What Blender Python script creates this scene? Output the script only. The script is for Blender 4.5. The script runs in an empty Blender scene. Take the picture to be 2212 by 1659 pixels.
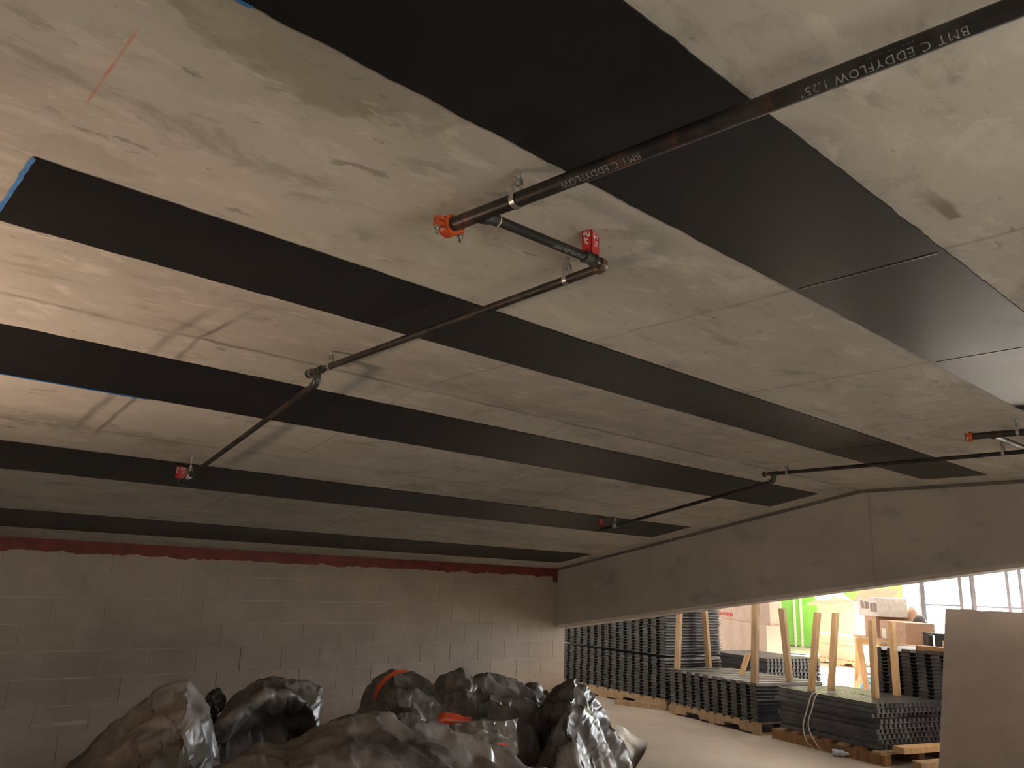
import bpy, bmesh, math, random
from mathutils import Vector, Matrix, noise
random.seed(7)
S = bpy.context.scene
C = S.collection
PI = math.pi

# ------------------------------------------------------------------ camera
F = 1720.0; CX, CY = 1106.0, 829.5; EYE = 1.5
AX = Vector((0.73824432, 0.19123649, 0.64685697))
AY = Vector((-0.67359571, 0.15846048, 0.7219135))
AZ = Vector((0.03555494, -0.96866861, 0.24579863))
ROT = Matrix((AX, AY, AZ))                       # photo-camera axes -> world axes
cd = bpy.data.cameras.new('camera'); cam = bpy.data.objects.new('camera', cd); C.objects.link(cam)
cd.sensor_width = 36.0; cd.lens = 36.0 * F / 2212.0; cd.clip_start = 0.02; cd.clip_end = 200
mw = (ROT @ Matrix(((1, 0, 0), (0, -1, 0), (0, 0, -1)))).to_4x4(); mw.translation = (0, 0, EYE)
cam.matrix_world = mw
S.camera = cam

# ------------------------------------------------------------------ world, sun, daylight, work light, added fill light, exposure
w = bpy.data.worlds.new('sky'); S.world = w; w.use_nodes = True
bg = w.node_tree.nodes['Background']; bg.inputs[0].default_value = (0.86, 0.93, 1.0, 1); bg.inputs[1].default_value = 7.0

def lamp(name, kind, loc, aim, energy, color, **kw):
    l = bpy.data.lights.new(name, kind); l.energy = energy; l.color = color
    for k, v in kw.items(): setattr(l, k, v)
    o = bpy.data.objects.new(name, l); C.objects.link(o); o.location = loc
    d = Vector(aim) - Vector(loc); o.rotation_euler = d.to_track_quat('-Z', 'Y').to_euler()
    return o
lamp('sun', 'SUN', (24, -8, 8), (24 - 0.80, -8 + 0.60, 8 - 0.30), 330.0, (1.0, 0.93, 0.84), angle=0.012)
lamp('window_daylight', 'AREA', (23.7, 1.0, 2.4), (10, 2.0, 1.2), 3000, (0.93, 0.96, 1.0), shape='RECTANGLE', size=17, size_y=4.2)
lamp('work_light_up', 'SPOT', (-0.85, 3.6, 1.15), (-0.1, 3.45, 2.49), 150, (1.0, 0.70, 0.51), spot_size=2.3, spot_blend=1.0, shadow_soft_size=0.12)
lamp('fill_light_behind', 'AREA', (0.6, -3.0, 0.45), (1.2, -0.6, 2.49), 75, (1.0, 0.94, 0.80), shape='RECTANGLE', size=3, size_y=1.2)  # added fill light, unseen behind the viewer, brightens the ceiling
S.view_settings.view_transform = 'Standard'; S.view_settings.look = 'None'
S.view_settings.exposure = 0.3; S.view_settings.gamma = 1.0; S.view_settings.use_curve_mapping = False
S.cycles.use_denoising = True
S.cycles.sample_clamp_indirect = 6.0
S.cycles.max_bounces = 10; S.cycles.diffuse_bounces = 5

# ------------------------------------------------------------------ helpers
def ray(px, py): return ROT @ Vector((px - CX, py - CY, F))
def pz(px, py, z): r = ray(px, py); t = (z - EYE) / r.z; return Vector((r.x * t, r.y * t, z))
def pyy(px, py, y): r = ray(px, py); t = y / r.y; return Vector((r.x * t, y, EYE + r.z * t))
def pxx(px, py, x): r = ray(px, py); t = x / r.x; return Vector((x, r.y * t, EYE + r.z * t))
def pline(px, py, xy):
    r = ray(px, py); t = (r.x * xy[0] + r.y * xy[1]) / (r.x ** 2 + r.y ** 2)
    return Vector((r.x * t, r.y * t, EYE + r.z * t))

class MB:
    def __init__(self): self.v = []; self.f = []
    def add(self, vs, fs):
        b = len(self.v); self.v += [Vector(p) for p in vs]; self.f += [tuple(i + b for i in f) for f in fs]; return self
    def box(self, a, b, rz=0.0, about=None):
        x0, y0, z0 = a; x1, y1, z1 = b
        vs = [Vector(p) for p in ((x0, y0, z0), (x1, y0, z0), (x1, y1, z0), (x0, y1, z0), (x0, y0, z1), (x1, y0, z1), (x1, y1, z1), (x0, y1, z1))]
        if rz:
            o = Vector(about) if about else Vector(((x0 + x1) / 2, (y0 + y1) / 2, 0)); m = Matrix.Rotation(rz, 3, 'Z')
            vs = [m @ (p - o) + o for p in vs]
        return self.add(vs, [(3, 2, 1, 0), (4, 5, 6, 7), (0, 1, 5, 4), (1, 2, 6, 5), (2, 3, 7, 6), (3, 0, 4, 7)])
    def bar(self, p, q, wd, ht, up=(0, 0, 1)):           # rectangular bar from p to q
        p = Vector(p); q = Vector(q); d = (q - p).normalized(); u = Vector(up)
        if abs(d.dot(u)) > 0.95: u = Vector((0, 1, 0))
        s = d.cross(u).normalized() * wd / 2; t = s.cross(d).normalized() * ht / 2
        vs = [p - s - t, p + s - t, p + s + t, p - s + t, q - s - t, q + s - t, q + s + t, q - s + t]
        return self.add(vs, [(0, 1, 2, 3), (7, 6, 5, 4), (4, 5, 1, 0), (5, 6, 2, 1), (6, 7, 3, 2), (7, 4, 0, 3)])
    def tube(self, pts, r, n=16, caps=True):
        pts = [Vector(p) for p in pts]; rs = r if isinstance(r, (list, tuple)) else [r] * len(pts)
        rings = []; ref = None
        for i, p in enumerate(pts):
            d = (pts[min(i + 1, len(pts) - 1)] - pts[max(i - 1, 0)]).normalized()
            if ref is None: ref = Vector((0, 0, 1)) if abs(d.z) < 0.9 else Vector((1, 0, 0))
            a = (ref - d * ref.dot(d)).normalized(); ref = a; b = d.cross(a)
            rings.append([p + (a * math.cos(2 * PI * k / n) + b * math.sin(2 * PI * k / n)) * rs[i] for k in range(n)])
        vs = [q for rg in rings for q in rg]; fs = []
        for i in range(len(pts) - 1):
            for k in range(n):
                k2 = (k + 1) % n; fs.append((i * n + k, i * n + k2, (i + 1) * n + k2, (i + 1) * n + k))
        if caps:
            fs.append(tuple(range(n - 1, -1, -1))); m = (len(pts) - 1) * n; fs.append(tuple(m + k for k in range(n)))
        return self.add(vs, fs)
    def ribbon(self, pts, nrm, wd, th):                  # flat strap along pts, wide along fixed axis nrm
        pts = [Vector(p) for p in pts]; ax = Vector(nrm).normalized(); vs = []; fs = []
        for i, p in enumerate(pts):
            d = (pts[min(i + 1, len(pts) - 1)] - pts[max(i - 1, 0)]).normalized(); o = d.cross(ax).normalized()
            vs += [p - ax * wd / 2 - o * th / 2, p + ax * wd / 2 - o * th / 2, p + ax * wd / 2 + o * th / 2, p - ax * wd / 2 + o * th / 2]
        for i in range(len(pts) - 1):
            for k in range(4):
                k2 = (k + 1) % 4; fs.append((i * 4 + k, i * 4 + k2, i * 4 + 4 + k2, i * 4 + 4 + k))
        m = (len(pts) - 1) * 4; fs += [(3, 2, 1, 0), (m, m + 1, m + 2, m + 3)]
        return self.add(vs, fs)
    def prism(self, poly, axis, a, b):                   # polygon (2-tuples) extruded along axis from a to b
        def mk(u, v, t): return {'x': (t, u, v), 'y': (u, t, v), 'z': (u, v, t)}[axis]
        n = len(poly); vs = [mk(u, v, a) for u, v in poly] + [mk(u, v, b) for u, v in poly]
        fs = [tuple(range(n - 1, -1, -1)), tuple(range(n, 2 * n))] + [(i, (i + 1) % n, n + (i + 1) % n, n + i) for i in range(n)]
        return self.add(vs, fs)
    def build(self, name, m, parent=None, smooth=False, bevel=0.0, sub=0):
        me = bpy.data.meshes.new(name); off = parent.location if parent else Vector((0, 0, 0))
        pp = parent
        while pp is not None and pp.parent is not None: pp = pp.parent; off = off + pp.location
        me.from_pydata([tuple(p - off) for p in self.v], [], self.f)
        bm = bmesh.new(); bm.from_mesh(me); bmesh.ops.recalc_face_normals(bm, faces=bm.faces[:])
        if bevel: bmesh.ops.bevel(bm, geom=bm.edges[:], offset=bevel, segments=1, affect='EDGES', clamp_overlap=True)
        bm.to_mesh(me); bm.free()
        if m: me.materials.append(m)
        if smooth:
            me.polygons.foreach_set('use_smooth', [True] * len(me.polygons))
            me.set_sharp_from_angle(angle=math.radians(40))
        o = bpy.data.objects.new(name, me); C.objects.link(o)
        if parent: o.parent = parent
        return o

def empty(name, loc=(0, 0, 0)):
    o = bpy.data.objects.new(name, None); C.objects.link(o); o.location = loc; o.empty_display_size = 0.1; return o
def tag(o, label, cat, group=None):
    o['label'] = label; o['category'] = cat
    if group: o['group'] = group
    return o
def struct(o, label=None):
    o['kind'] = 'structure'
    if label: o['label'] = label
    return o
def copy_tree(o, parent=None):
    c = o.copy(); C.objects.link(c); c.parent = parent
    for ch in list(o.children): copy_tree(ch, c)
    return c

# ------------------------------------------------------------------ materials
class NT:
    def __init__(self, name):
        self.m = bpy.data.materials.new(name); self.m.use_nodes = True; self.t = self.m.node_tree
        self.b = self.t.nodes['Principled BSDF']
    def n(self, kind, **kw):
        x = self.t.nodes.new(kind)
        for k, v in kw.items(): setattr(x, k, v)
        return x
    def l(self, a, b): self.t.links.new(a, b)
    def put(self, sock, v):
        if hasattr(v, 'is_output'): self.l(v, sock)
        elif isinstance(v, (tuple, list)) and len(v) == 3 and sock.type == 'RGBA': sock.default_value = (*v, 1)
        else: sock.default_value = v
    def math(self, op, a, b=0.0, clamp=False):
        x = self.n('ShaderNodeMath', operation=op); x.use_clamp = clamp; self.put(x.inputs[0], a); self.put(x.inputs[1], b); return x.outputs[0]
    def mix(self, f, a, b):
        x = self.n('ShaderNodeMix', data_type='RGBA'); self.put(x.inputs[0], f); self.put(x.inputs[6], a); self.put(x.inputs[7], b); return x.outputs[2]
    def ramp(self, f, p0, p1, a=0.0, b=1.0):
        x = self.n('ShaderNodeMapRange'); x.interpolation_type = 'SMOOTHSTEP'
        for i, v in enumerate((f, p0, p1, a, b)): self.put(x.inputs[i], v)
        return x.outputs[0]
    def coord(self, world=False, scale=(1, 1, 1), rot=(0, 0, 0)):
        if world: s = self.n('ShaderNodeNewGeometry').outputs['Position']
        else: s = self.n('ShaderNodeTexCoord').outputs['Object']
        mp = self.n('ShaderNodeMapping'); mp.inputs[3].default_value = scale; mp.inputs[2].default_value = rot; self.l(s, mp.inputs[0]); return mp.outputs[0]
    def noise(self, v, scale, detail=4.0, rough=0.55, dist=0.0):
        x = self.n('ShaderNodeTexNoise'); self.l(v, x.inputs['Vector']); x.inputs['Scale'].default_value = scale
        x.inputs['Detail'].default_value = detail; x.inputs['Roughness'].default_value = rough; x.inputs['Distortion'].default_value = dist
        return x.outputs['Fac']
    def bump(self, h, strength, dist=0.01):
        x = self.n('ShaderNodeBump'); x.inputs['Strength'].default_value = strength; x.inputs['Distance'].default_value = dist
        self.l(h, x.inputs['Height']); self.l(x.outputs[0], self.b.inputs['Normal'])
    def out(self, color=None, rough=None, metal=None, spec=None):
        if color is not None: self.put(self.b.inputs['Base Color'], color)
        if rough is not None: self.put(self.b.inputs['Roughness'], rough)
        if metal is not None: self.put(self.b.inputs['Metallic'], metal)
        if spec is not None: self.put(self.b.inputs['Specular IOR Level'], spec)
        return self.m

def pm(name, c1, c2=None, scale=8.0, rough=0.6, metal=0.0, bump=0.0, stretch=(1, 1, 1), detail=5.0, spec=0.5, lo=0.35, hi=0.65, world=False):
    t = NT(name); c2 = c2 or tuple(min(1, x * 0.82) for x in c1)
    f = t.noise(t.coord(world, stretch), scale, detail)
    if bump: t.bump(f, bump)
    return t.out(t.mix(t.ramp(f, lo, hi), c1, c2), rough, metal, spec)

def ceiling_mat():
    t = NT('cast_concrete_soffit'); p = t.coord(True); ps = t.coord(True, (0.62, 1.15, 1.15))
    geo = t.n('ShaderNodeNewGeometry'); sp = t.n('ShaderNodeSeparateXYZ'); t.l(geo.outputs['Position'], sp.inputs[0]); x, y, z = sp.outputs
    base = t.mix(t.ramp(t.noise(ps, 0.9, 8, 0.6), 0.32, 0.68), (0.40, 0.375, 0.328), (0.53, 0.497, 0.437))
    green = t.ramp(t.noise(p, 0.55, 3), 0.5, 0.75)
    base = t.mix(t.math('MULTIPLY', green, 0.5), base, (0.43, 0.44, 0.345))
    mot = t.noise(ps, 4.2, 10, 0.72, 0.35)
    base = t.mix(t.math('MULTIPLY', t.ramp(mot, 0.52, 0.64), 0.6), base, (0.285, 0.265, 0.222))
    base = t.mix(t.math('MULTIPLY', t.ramp(mot, 0.47, 0.36), 0.5), base, (0.63, 0.59, 0.52))
    # broad weathered stain patches, mostly near the outer bay
    st = t.ramp(t.noise(ps, 1.35, 7, 0.62, 0.4), 0.555, 0.58)
    zone = t.math('MULTIPLY', t.ramp(y, 2.15, 1.7), t.ramp(x, 1.3, 0.7))
    st2 = t.math('MULTIPLY', st, t.math('ADD', t.math('MULTIPLY', zone, 0.42), 0.10))
    base = t.mix(st2, base, (0.205, 0.19, 0.14))
    spk = t.ramp(t.noise(t.coord(True, (0.5, 1, 1)), 13, 4, 0.6), 0.66, 0.72)
    base = t.mix(t.math('MULTIPLY', spk, 0.55), base, (0.17, 0.15, 0.12))
    pit = t.ramp(t.noise(t.coord(True, (0.7, 1, 1)), 26, 5, 0.65), 0.655, 0.70)
    base = t.mix(t.math('MULTIPLY', pit, 0.5), base, (0.19, 0.17, 0.14))
    fl = t.ramp(t.noise(t.coord(True, (0.6, 1, 1)), 7.5, 6, 0.6, 0.5), 0.60, 0.635)
    base = t.mix(t.math('MULTIPLY', fl, 0.33), base, (0.66, 0.62, 0.54))
    # formwork joints: along x at the break of slope, and across at panel edges
    wob = t.math('MULTIPLY', t.math('SUBTRACT', t.noise(p, 5.0, 4), 0.5), 0.05)
    brk = t.ramp(t.noise(p, 1.6, 4), 0.32, 0.55)
    def line(c, at, wd, soft): return t.ramp(t.math('ABSOLUTE', t.math('ADD', t.math('SUBTRACT', c, at), wob)), wd + soft, wd * 0.5)
    L = None
    for ln, k in ((line(y, 3.36, 0.006, 0.014), 0.62), (line(y, 4.68, 0.004, 0.02), 0.3), (t.math('MULTIPLY', line(x, 1.19, 0.004, 0.016), t.math('MULTIPLY', t.ramp(y, 2.68, 2.85), t.ramp(y, 4.85, 4.6))), 0.6), (t.math('MULTIPLY', line(x, 1.08, 0.006, 0.03), t.math('MULTIPLY', t.ramp(y, 2.65, 2.8), t.ramp(y, 4.8, 4.5))), 0.5),
                  (line(x, 2.345, 0.003, 0.012), 0.35), (line(x, 3.5, 0.003, 0.012), 0.35), (line(x, 4.65, 0.003, 0.012), 0.3), (line(x, 5.2, 0.003, 0.012), 0.3)):
        v = t.math('MULTIPLY', ln, k); L = v if L is None else t.math('MAXIMUM', L, v)
    L = t.math('MULTIPLY', L, t.math('ADD', t.math('MULTIPLY', brk, 0.75), 0.25))
    base = t.mix(L, base, (0.12, 0.105, 0.09))
    # red chalk snap line
    ch = t.math('MULTIPLY', t.ramp(t.math('ABSOLUTE', t.math('SUBTRACT', x, 0.322)), 0.0055, 0.001), t.math('MULTIPLY', t.ramp(y, 1.40, 1.52), t.ramp(y, 1.92, 1.75)))
    base = t.mix(t.math('MULTIPLY', t.math('MULTIPLY', ch, t.ramp(t.noise(p, 9, 4), 0.3, 0.6)), 0.7), base, (0.55, 0.20, 0.14))
    # rust streaks and a dark smear
    def smear(x0, x1, yc, wd): return t.math('MULTIPLY', t.math('MULTIPLY', t.ramp(x, x0, x0 + (x1 - x0) * 0.7), t.ramp(x, x1, x1 - 0.02)), t.ramp(t.math('ABSOLUTE', t.math('ADD', t.math('SUBTRACT', y, yc), wob)), wd, wd * 0.3))
    base = t.mix(t.math('MULTIPLY', smear(1.90, 2.17, 0.667, 0.026), 0.75), base, (0.16, 0.13, 0.10))
    base = t.mix(t.math('MULTIPLY', smear(0.70, 1.06, 3.70, 0.022), 0.7), base, (0.16, 0.115, 0.085))
    t.bump(mot, 0.25, 0.01)
    return t.out(base, 0.82, 0, 0.3)

def strip_mat():
    t = NT('black_carbon_fibre_laminate'); p = t.coord(True)
    n = t.noise(t.coord(True, (0.6, 1.2, 1)), 2.2, 5, 0.6); f = t.noise(p, 60, 3)
    wv = t.n('ShaderNodeTexWave'); wv.bands_direction = 'X'; wv.inputs['Scale'].default_value = 42; wv.inputs['Distortion'].default_value = 0.6
    t.l(p, wv.inputs['Vector'])
    c = t.mix(t.ramp(n, 0.4, 0.7), (0.013, 0.0125, 0.0135), (0.017, 0.016, 0.016))
    spk = t.ramp(t.noise(t.coord(True, (0.6, 1.6, 1)), 17, 5, 0.6), 0.70, 0.74)
    c = t.mix(t.math('MULTIPLY', spk, 0.12), c, (0.075, 0.055, 0.05))
    r = t.ramp(n, 0.2, 0.8, 0.31, 0.36)
    geo = t.n('ShaderNodeNewGeometry'); sp = t.n('ShaderNodeSeparateXYZ'); t.l(geo.outputs['Position'], sp.inputs[0]); gx, gy, gz = sp.outputs
    rip = t.math('MULTIPLY', t.math('MULTIPLY', t.ramp(gx, 3.7, 4.3), t.ramp(gx, 5.25, 4.9)), t.math('MULTIPLY', t.ramp(gy, 1.9, 2.0), t.ramp(gy, 2.8, 2.7)))
    rn = t.math('MULTIPLY', t.math('MULTIPLY', t.noise(t.coord(True, (1.0, 1.6, 1)), 7, 3), rip), 0.15)
    h = t.math('ADD', t.math('MULTIPLY', wv.outputs['Fac'], 0.25), t.math('MULTIPLY', f, 0.6))
    t.bump(h, 0.10, 0.004); fine = t.b.inputs['Normal'].links[0].from_node
    b2 = t.n('ShaderNodeBump'); b2.inputs['Strength'].default_value = 1.0; b2.inputs['Distance'].default_value = 0.03; t.l(rn, b2.inputs['Height']); t.l(b2.outputs[0], fine.inputs['Normal'])
    return t.out(c, r, 0, 0.22)

def block_mat():
    t = NT('painted_concrete_block'); p = t.coord(True)
    oi = t.n('ShaderNodeObjectInfo')
    n = t.noise(t.coord(True, (0.8, 1, 1.2)), 2.4, 6, 0.6)
    c = t.mix(t.ramp(n, 0.35, 0.65), (0.43, 0.35, 0.285), (0.355, 0.29, 0.24))
    c = t.mix(t.math('MULTIPLY', oi.outputs['Random'], 0.30), c, (0.31, 0.26, 0.205))
    t.bump(t.noise(p, 75, 4, 0.7), 0.35, 0.004)
    return t.out(c, 0.7, 0, 0.35)

def beam_mat():
    t = NT('beam_concrete'); p = t.coord(True); geo = t.n('ShaderNodeNewGeometry'); sp = t.n('ShaderNodeSeparateXYZ'); t.l(geo.outputs['Position'], sp.inputs[0]); x, y, z = sp.outputs
    c = t.mix(t.ramp(t.noise(p, 1.3, 7, 0.6), 0.32, 0.68), (0.44, 0.39, 0.345), (0.55, 0.49, 0.43))
    n2 = t.noise(t.coord(True, (1, 1, 1.5)), 2.4, 6, 0.55)
    c = t.mix(t.math('MULTIPLY', t.ramp(n2, 0.57, 0.70), 0.5), c, (0.28, 0.25, 0.22))
    c = t.mix(t.math('MULTIPLY', t.ramp(t.noise(p, 3.1, 6, 0.5), 0.63, 0.68), t.math('MULTIPLY', t.ramp(y, 3.6, 4.6), 0.5)), c, (0.62, 0.57, 0.49))
    crack = t.ramp(t.math('ABSOLUTE', t.math('ADD', t.math('SUBTRACT', y, 3.28), t.math('MULTIPLY', t.math('SUBTRACT', t.noise(p, 4, 4), 0.5), 0.12))), 0.012, 0.003)
    c = t.mix(t.math('MULTIPLY', crack, 0.3), c, (0.14, 0.12, 0.105))
    t.bump(t.noise(p, 30, 5, 0.6), 0.2, 0.006)
    return t.out(c, 0.75, 0, 0.3)

def poly_mat():
    t = NT('dusty_black_polythene'); p = t.coord(True)
    d = t.ramp(t.noise(p, 2.6, 7, 0.62), 0.34, 0.66)
    c = t.mix(d, (0.085, 0.075, 0.070), (0.30, 0.26, 0.24))
    c = t.mix(t.math('MULTIPLY', t.ramp(t.noise(p, 14, 5, 0.6), 0.5, 0.75), 0.4), c, (0.02, 0.018, 0.018))
    r = t.ramp(t.noise(p, 3.3, 5), 0.35, 0.65, 0.25, 0.42)
    vor = t.n('ShaderNodeTexVoronoi'); vor.feature = 'DISTANCE_TO_EDGE'; vor.inputs['Scale'].default_value = 3.2
    wn = t.n('ShaderNodeTexNoise'); wn.inputs['Scale'].default_value = 3.0; t.l(p, wn.inputs['Vector'])
    mx = t.n('ShaderNodeMix', data_type='RGBA'); mx.inputs[0].default_value = 0.35; t.l(p, mx.inputs[6]); t.l(wn.outputs['Color'], mx.inputs[7]); t.l(mx.outputs[2], vor.inputs['Vector'])
    wr = t.math('ABSOLUTE', t.math('SUBTRACT', t.noise(t.coord(True, (1.0, 1.0, 0.35), (0.5, 0.4, 0)), 7, 5, 0.55, 0.7), 0.5))
    h = t.math('ADD', t.math('MULTIPLY', t.math('MINIMUM', vor.outputs['Distance'], 0.10), 0.8), t.math('MULTIPLY', t.math('MINIMUM', wr, 0.12), 0.9))
    t.bump(h, 0.15, 0.03)
    return t.out(c, r, 0, 0.6)

def wood(name, a, b, rough=0.65): 
    t = NT(name); p = t.coord(False, (3, 3, 0.6)); n = t.noise(p, 6, 7, 0.6, 0.8)
    c = t.mix(t.ramp(n, 0.35, 0.65), a, b)
    kn = t.ramp(t.noise(t.coord(False, (1, 1, 0.7)), 5.5, 2), 0.70, 0.76)
    c = t.mix(t.math('MULTIPLY', kn, 0.6), c, tuple(v * 0.35 for v in b)); t.bump(n, 0.1, 0.003)
    return t.out(c, rough, 0, 0.3)

def pipe_mat():
    t = NT('black_steel_pipe_with_rust'); p = t.coord(True)
    c = t.mix(t.ramp(t.noise(p, 9, 6, 0.6), 0.4, 0.65), (0.028, 0.025, 0.024), (0.060, 0.052, 0.048))
    geo = t.n('ShaderNodeNewGeometry'); sn = t.n('ShaderNodeSeparateXYZ'); t.l(geo.outputs['Normal'], sn.inputs[0])
    ru = t.ramp(t.noise(p, 7, 7, 0.65), 0.56, 0.66)
    c = t.mix(t.math('MULTIPLY', ru, 0.55), c, (0.17, 0.065, 0.03))
    return t.out(c, t.ramp(t.noise(p, 12, 4), 0.3, 0.7, 0.34, 0.6), 0.35, 0.5)

def glass_mat():
    m = bpy.data.materials.new('window_glass'); m.use_nodes = True; t = m.node_tree; t.nodes.clear()
    o = t.nodes.new('ShaderNodeOutputMaterial'); a = t.nodes.new('ShaderNodeBsdfTransparent'); g = t.nodes.new('ShaderNodeBsdfGlossy'); mx = t.nodes.new('ShaderNodeMixShader')
    a.inputs[0].default_value = (0.93, 0.96, 0.96, 1); g.inputs['Roughness'].default_value = 0.02; mx.inputs[0].default_value = 0.06
    t.links.new(a.outputs[0], mx.inputs[1]); t.links.new(g.outputs[0], mx.inputs[2]); t.links.new(mx.outputs[0], o.inputs[0]); return m

def floor_mat():
    t = NT('power_floated_slab'); p = t.coord(True)
    n = t.noise(t.coord(True, (1, 0.6, 1)), 1.1, 7, 0.6)
    c = t.mix(t.ramp(n, 0.3, 0.7), (0.52, 0.455, 0.40), (0.43, 0.375, 0.325))
    c = t.mix(t.math('MULTIPLY', t.ramp(t.noise(t.coord(True, (1.1, 0.5, 1)), 1.3, 4), 0.45, 0.75), 0.35), c, (0.30, 0.25, 0.215))
    t.bump(n, 0.06, 0.01)
    return t.out(c, t.ramp(t.noise(p, 3, 5), 0.3, 0.7, 0.36, 0.48), 0, 0.5)

M = dict(
    ceil=ceiling_mat(), strip=strip_mat(), block=block_mat(), beam=beam_mat(), poly=poly_mat(), pipe=pipe_mat(), glass=glass_mat(), floor=floor_mat(),
    mortar=pm('pale_mortar', (0.60, 0.51, 0.42), (0.38, 0.31, 0.255), 1.4, 0.8, bump=0.2, world=True),
    redseal=pm('red_fire_sealant', (0.20, 0.034, 0.024), (0.135, 0.026, 0.019), 9.0, 0.7, bump=0.5, world=True),
    tape=pm('blue_masking_tape', (0.03, 0.20, 0.52), (0.02, 0.14, 0.40), 30.0, 0.6, world=True),
    plaster=pm('plain_wall_paint', (0.36, 0.33, 0.29), None, 2.0, 0.8, world=True),
    farwall=pm('far_wall_paint', (0.62, 0.60, 0.58), None, 2.0, 0.8, world=True),
    orange=pm('orange_enamel_casting', (0.60, 0.10, 0.022), (0.48, 0.075, 0.018), 30.0, 0.42, bump=0.1),
    zinc=pm('zinc_plated_steel', (0.62, 0.61, 0.58), (0.42, 0.41, 0.39), 25.0, 0.35, 0.8),
    fitting=pm('oiled_iron_fitting', (0.075, 0.080, 0.062), (0.038, 0.040, 0.034), 22.0, 0.35, 0.3, bump=0.2),
    brownfit=pm('brown_lacquered_fitting', (0.15, 0.095, 0.045), (0.09, 0.055, 0.028), 25.0, 0.4, 0.2),
    thread=pm('pale_thread_seal', (0.55, 0.52, 0.40), (0.32, 0.31, 0.24), 40.0, 0.55),
    red=pm('red_plastic_guard', (0.52, 0.022, 0.025), (0.42, 0.018, 0.02), 12.0, 0.4),
    white=pm('white_plastic', (0.72, 0.70, 0.66), (0.60, 0.58, 0.54), 14.0, 0.5),
    print=pm('pale_pipe_stencil', (0.26, 0.265, 0.26), (0.09, 0.088, 0.085), 70.0, 0.7, lo=0.48, hi=0.66, world=True),
    deck=pm('dark_oiled_steel_deck', (0.082, 0.077, 0.078), (0.048, 0.045, 0.045), 7.0, 0.34, 0.35, world=True),
    deck2=pm('dark_grey_steel_tray', (0.13, 0.13, 0.14), (0.085, 0.085, 0.09), 7.0, 0.32, 0.35, world=True),
    pine=wood('fresh_pine', (0.62, 0.42, 0.23), (0.50, 0.32, 0.16)), pine2=wood('weathered_pine', (0.44, 0.31, 0.19), (0.32, 0.21, 0.12)),
    timber=wood('brown_stained_timber', (0.32, 0.17, 0.075), (0.22, 0.115, 0.05)),
    strap=pm('white_strap', (0.66, 0.62, 0.54), None, 20.0, 0.5),
    board=pm('plaster_sheet_paper', (0.52, 0.435, 0.385), (0.46, 0.385, 0.335), 3.0, 0.75, world=True), core=pm('gypsum_core', (0.62, 0.58, 0.53), None, 30.0, 0.8),
    card=pm('brown_cardboard', (0.47, 0.28, 0.195), (0.40, 0.24, 0.17), 4.0, 0.7, stretch=(1, 1, 6)), card2=pm('pinkish_cardboard', (0.52, 0.37, 0.30), (0.43, 0.30, 0.25), 2.2, 0.55),
    green=pm('lime_green_panel', (0.22, 0.56, 0.10), (0.17, 0.48, 0.08), 2.0, 0.45), frame=pm('dark_window_frame', (0.055, 0.06, 0.075), None, 8.0, 0.4, 0.4),
    greycol=pm('grey_column_paint', (0.30, 0.29, 0.33), None, 4.0, 0.6), steelblue=pm('dark_blue_steel', (0.045, 0.06, 0.085), None, 8.0, 0.4, 0.5),
    blue=pm('blue_machine_paint', (0.045, 0.22, 0.42), (0.035, 0.17, 0.33), 6.0, 0.4), black=pm('black_plastic', (0.02, 0.02, 0.022), None, 12.0, 0.4),
    ink=pm('grey_print_ink', (0.30, 0.22, 0.22), None, 20.0, 0.7), redink=pm('red_print_ink', (0.60, 0.035, 0.04), None, 20.0, 0.7),
    orangeply=pm('orange_sheet_lining', (0.80, 0.10, 0.025), (0.65, 0.075, 0.02), 10.0, 0.4), green2=pm('green_twig', (0.10, 0.22, 0.06), None, 20, 0.6),
    chrome=pm('clear_bottle_plastic', (0.62, 0.66, 0.74), (0.35, 0.38, 0.48), 40.0, 0.12),
)

# ------------------------------------------------------------------ room shell
CZ = 2.49; YB = 3.35; SL = 0.19; YW = 7.31
def cz(y): return CZ if y <= YB else CZ - SL * (y - YB)
X0, Y0 = -6.0, -8.0; BX = 7.45
o = MB().prism([(Y0, CZ), (YB, CZ), (YW + .2, cz(YW + .2)), (YW + .2, 2.8), (Y0, 2.8)], 'x', X0 - .2, BX + .12).build('ceiling', M['ceil']); struct(o)
o = MB().box((X0 - .2, Y0 - .2, -.2), (26, 17, 0)).build('floor', M['floor']); struct(o)
# back wall: mortar core with each block a piece of its own
wb = MB().box((X0, YW + .003, 0), (7.60, YW + .2, 1.80)).build('wall_back', M['mortar']); struct(wb)
BL, BH, G = 0.4045, 0.2063, 0.0062
blocks = {}
def block_mesh(wd, ht):
    k = (round(wd, 3), round(ht, 3))
    if k not in blocks:
        me = bpy.data.meshes.new('block'); b = 0.0015
        m = MB().box((0, 0, 0), (wd, .1, ht)); me.from_pydata([tuple(p) for p in m.v], [], m.f)
        bm = bmesh.new(); bm.from_mesh(me); bmesh.ops.recalc_face_normals(bm, faces=bm.faces[:])
        bmesh.ops.bevel(bm, geom=[e for e in bm.edges if all(v.co.y < .01 for v in e.verts)], offset=b, segments=1, affect='EDGES'); bm.to_mesh(me); bm.free()
        me.materials.append(M['block']); blocks[k] = me
    return blocks[k]
row_z = [1.491 + BH - BH * k for k in range(0, 9)]               # tops of courses below the highest joint
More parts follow.
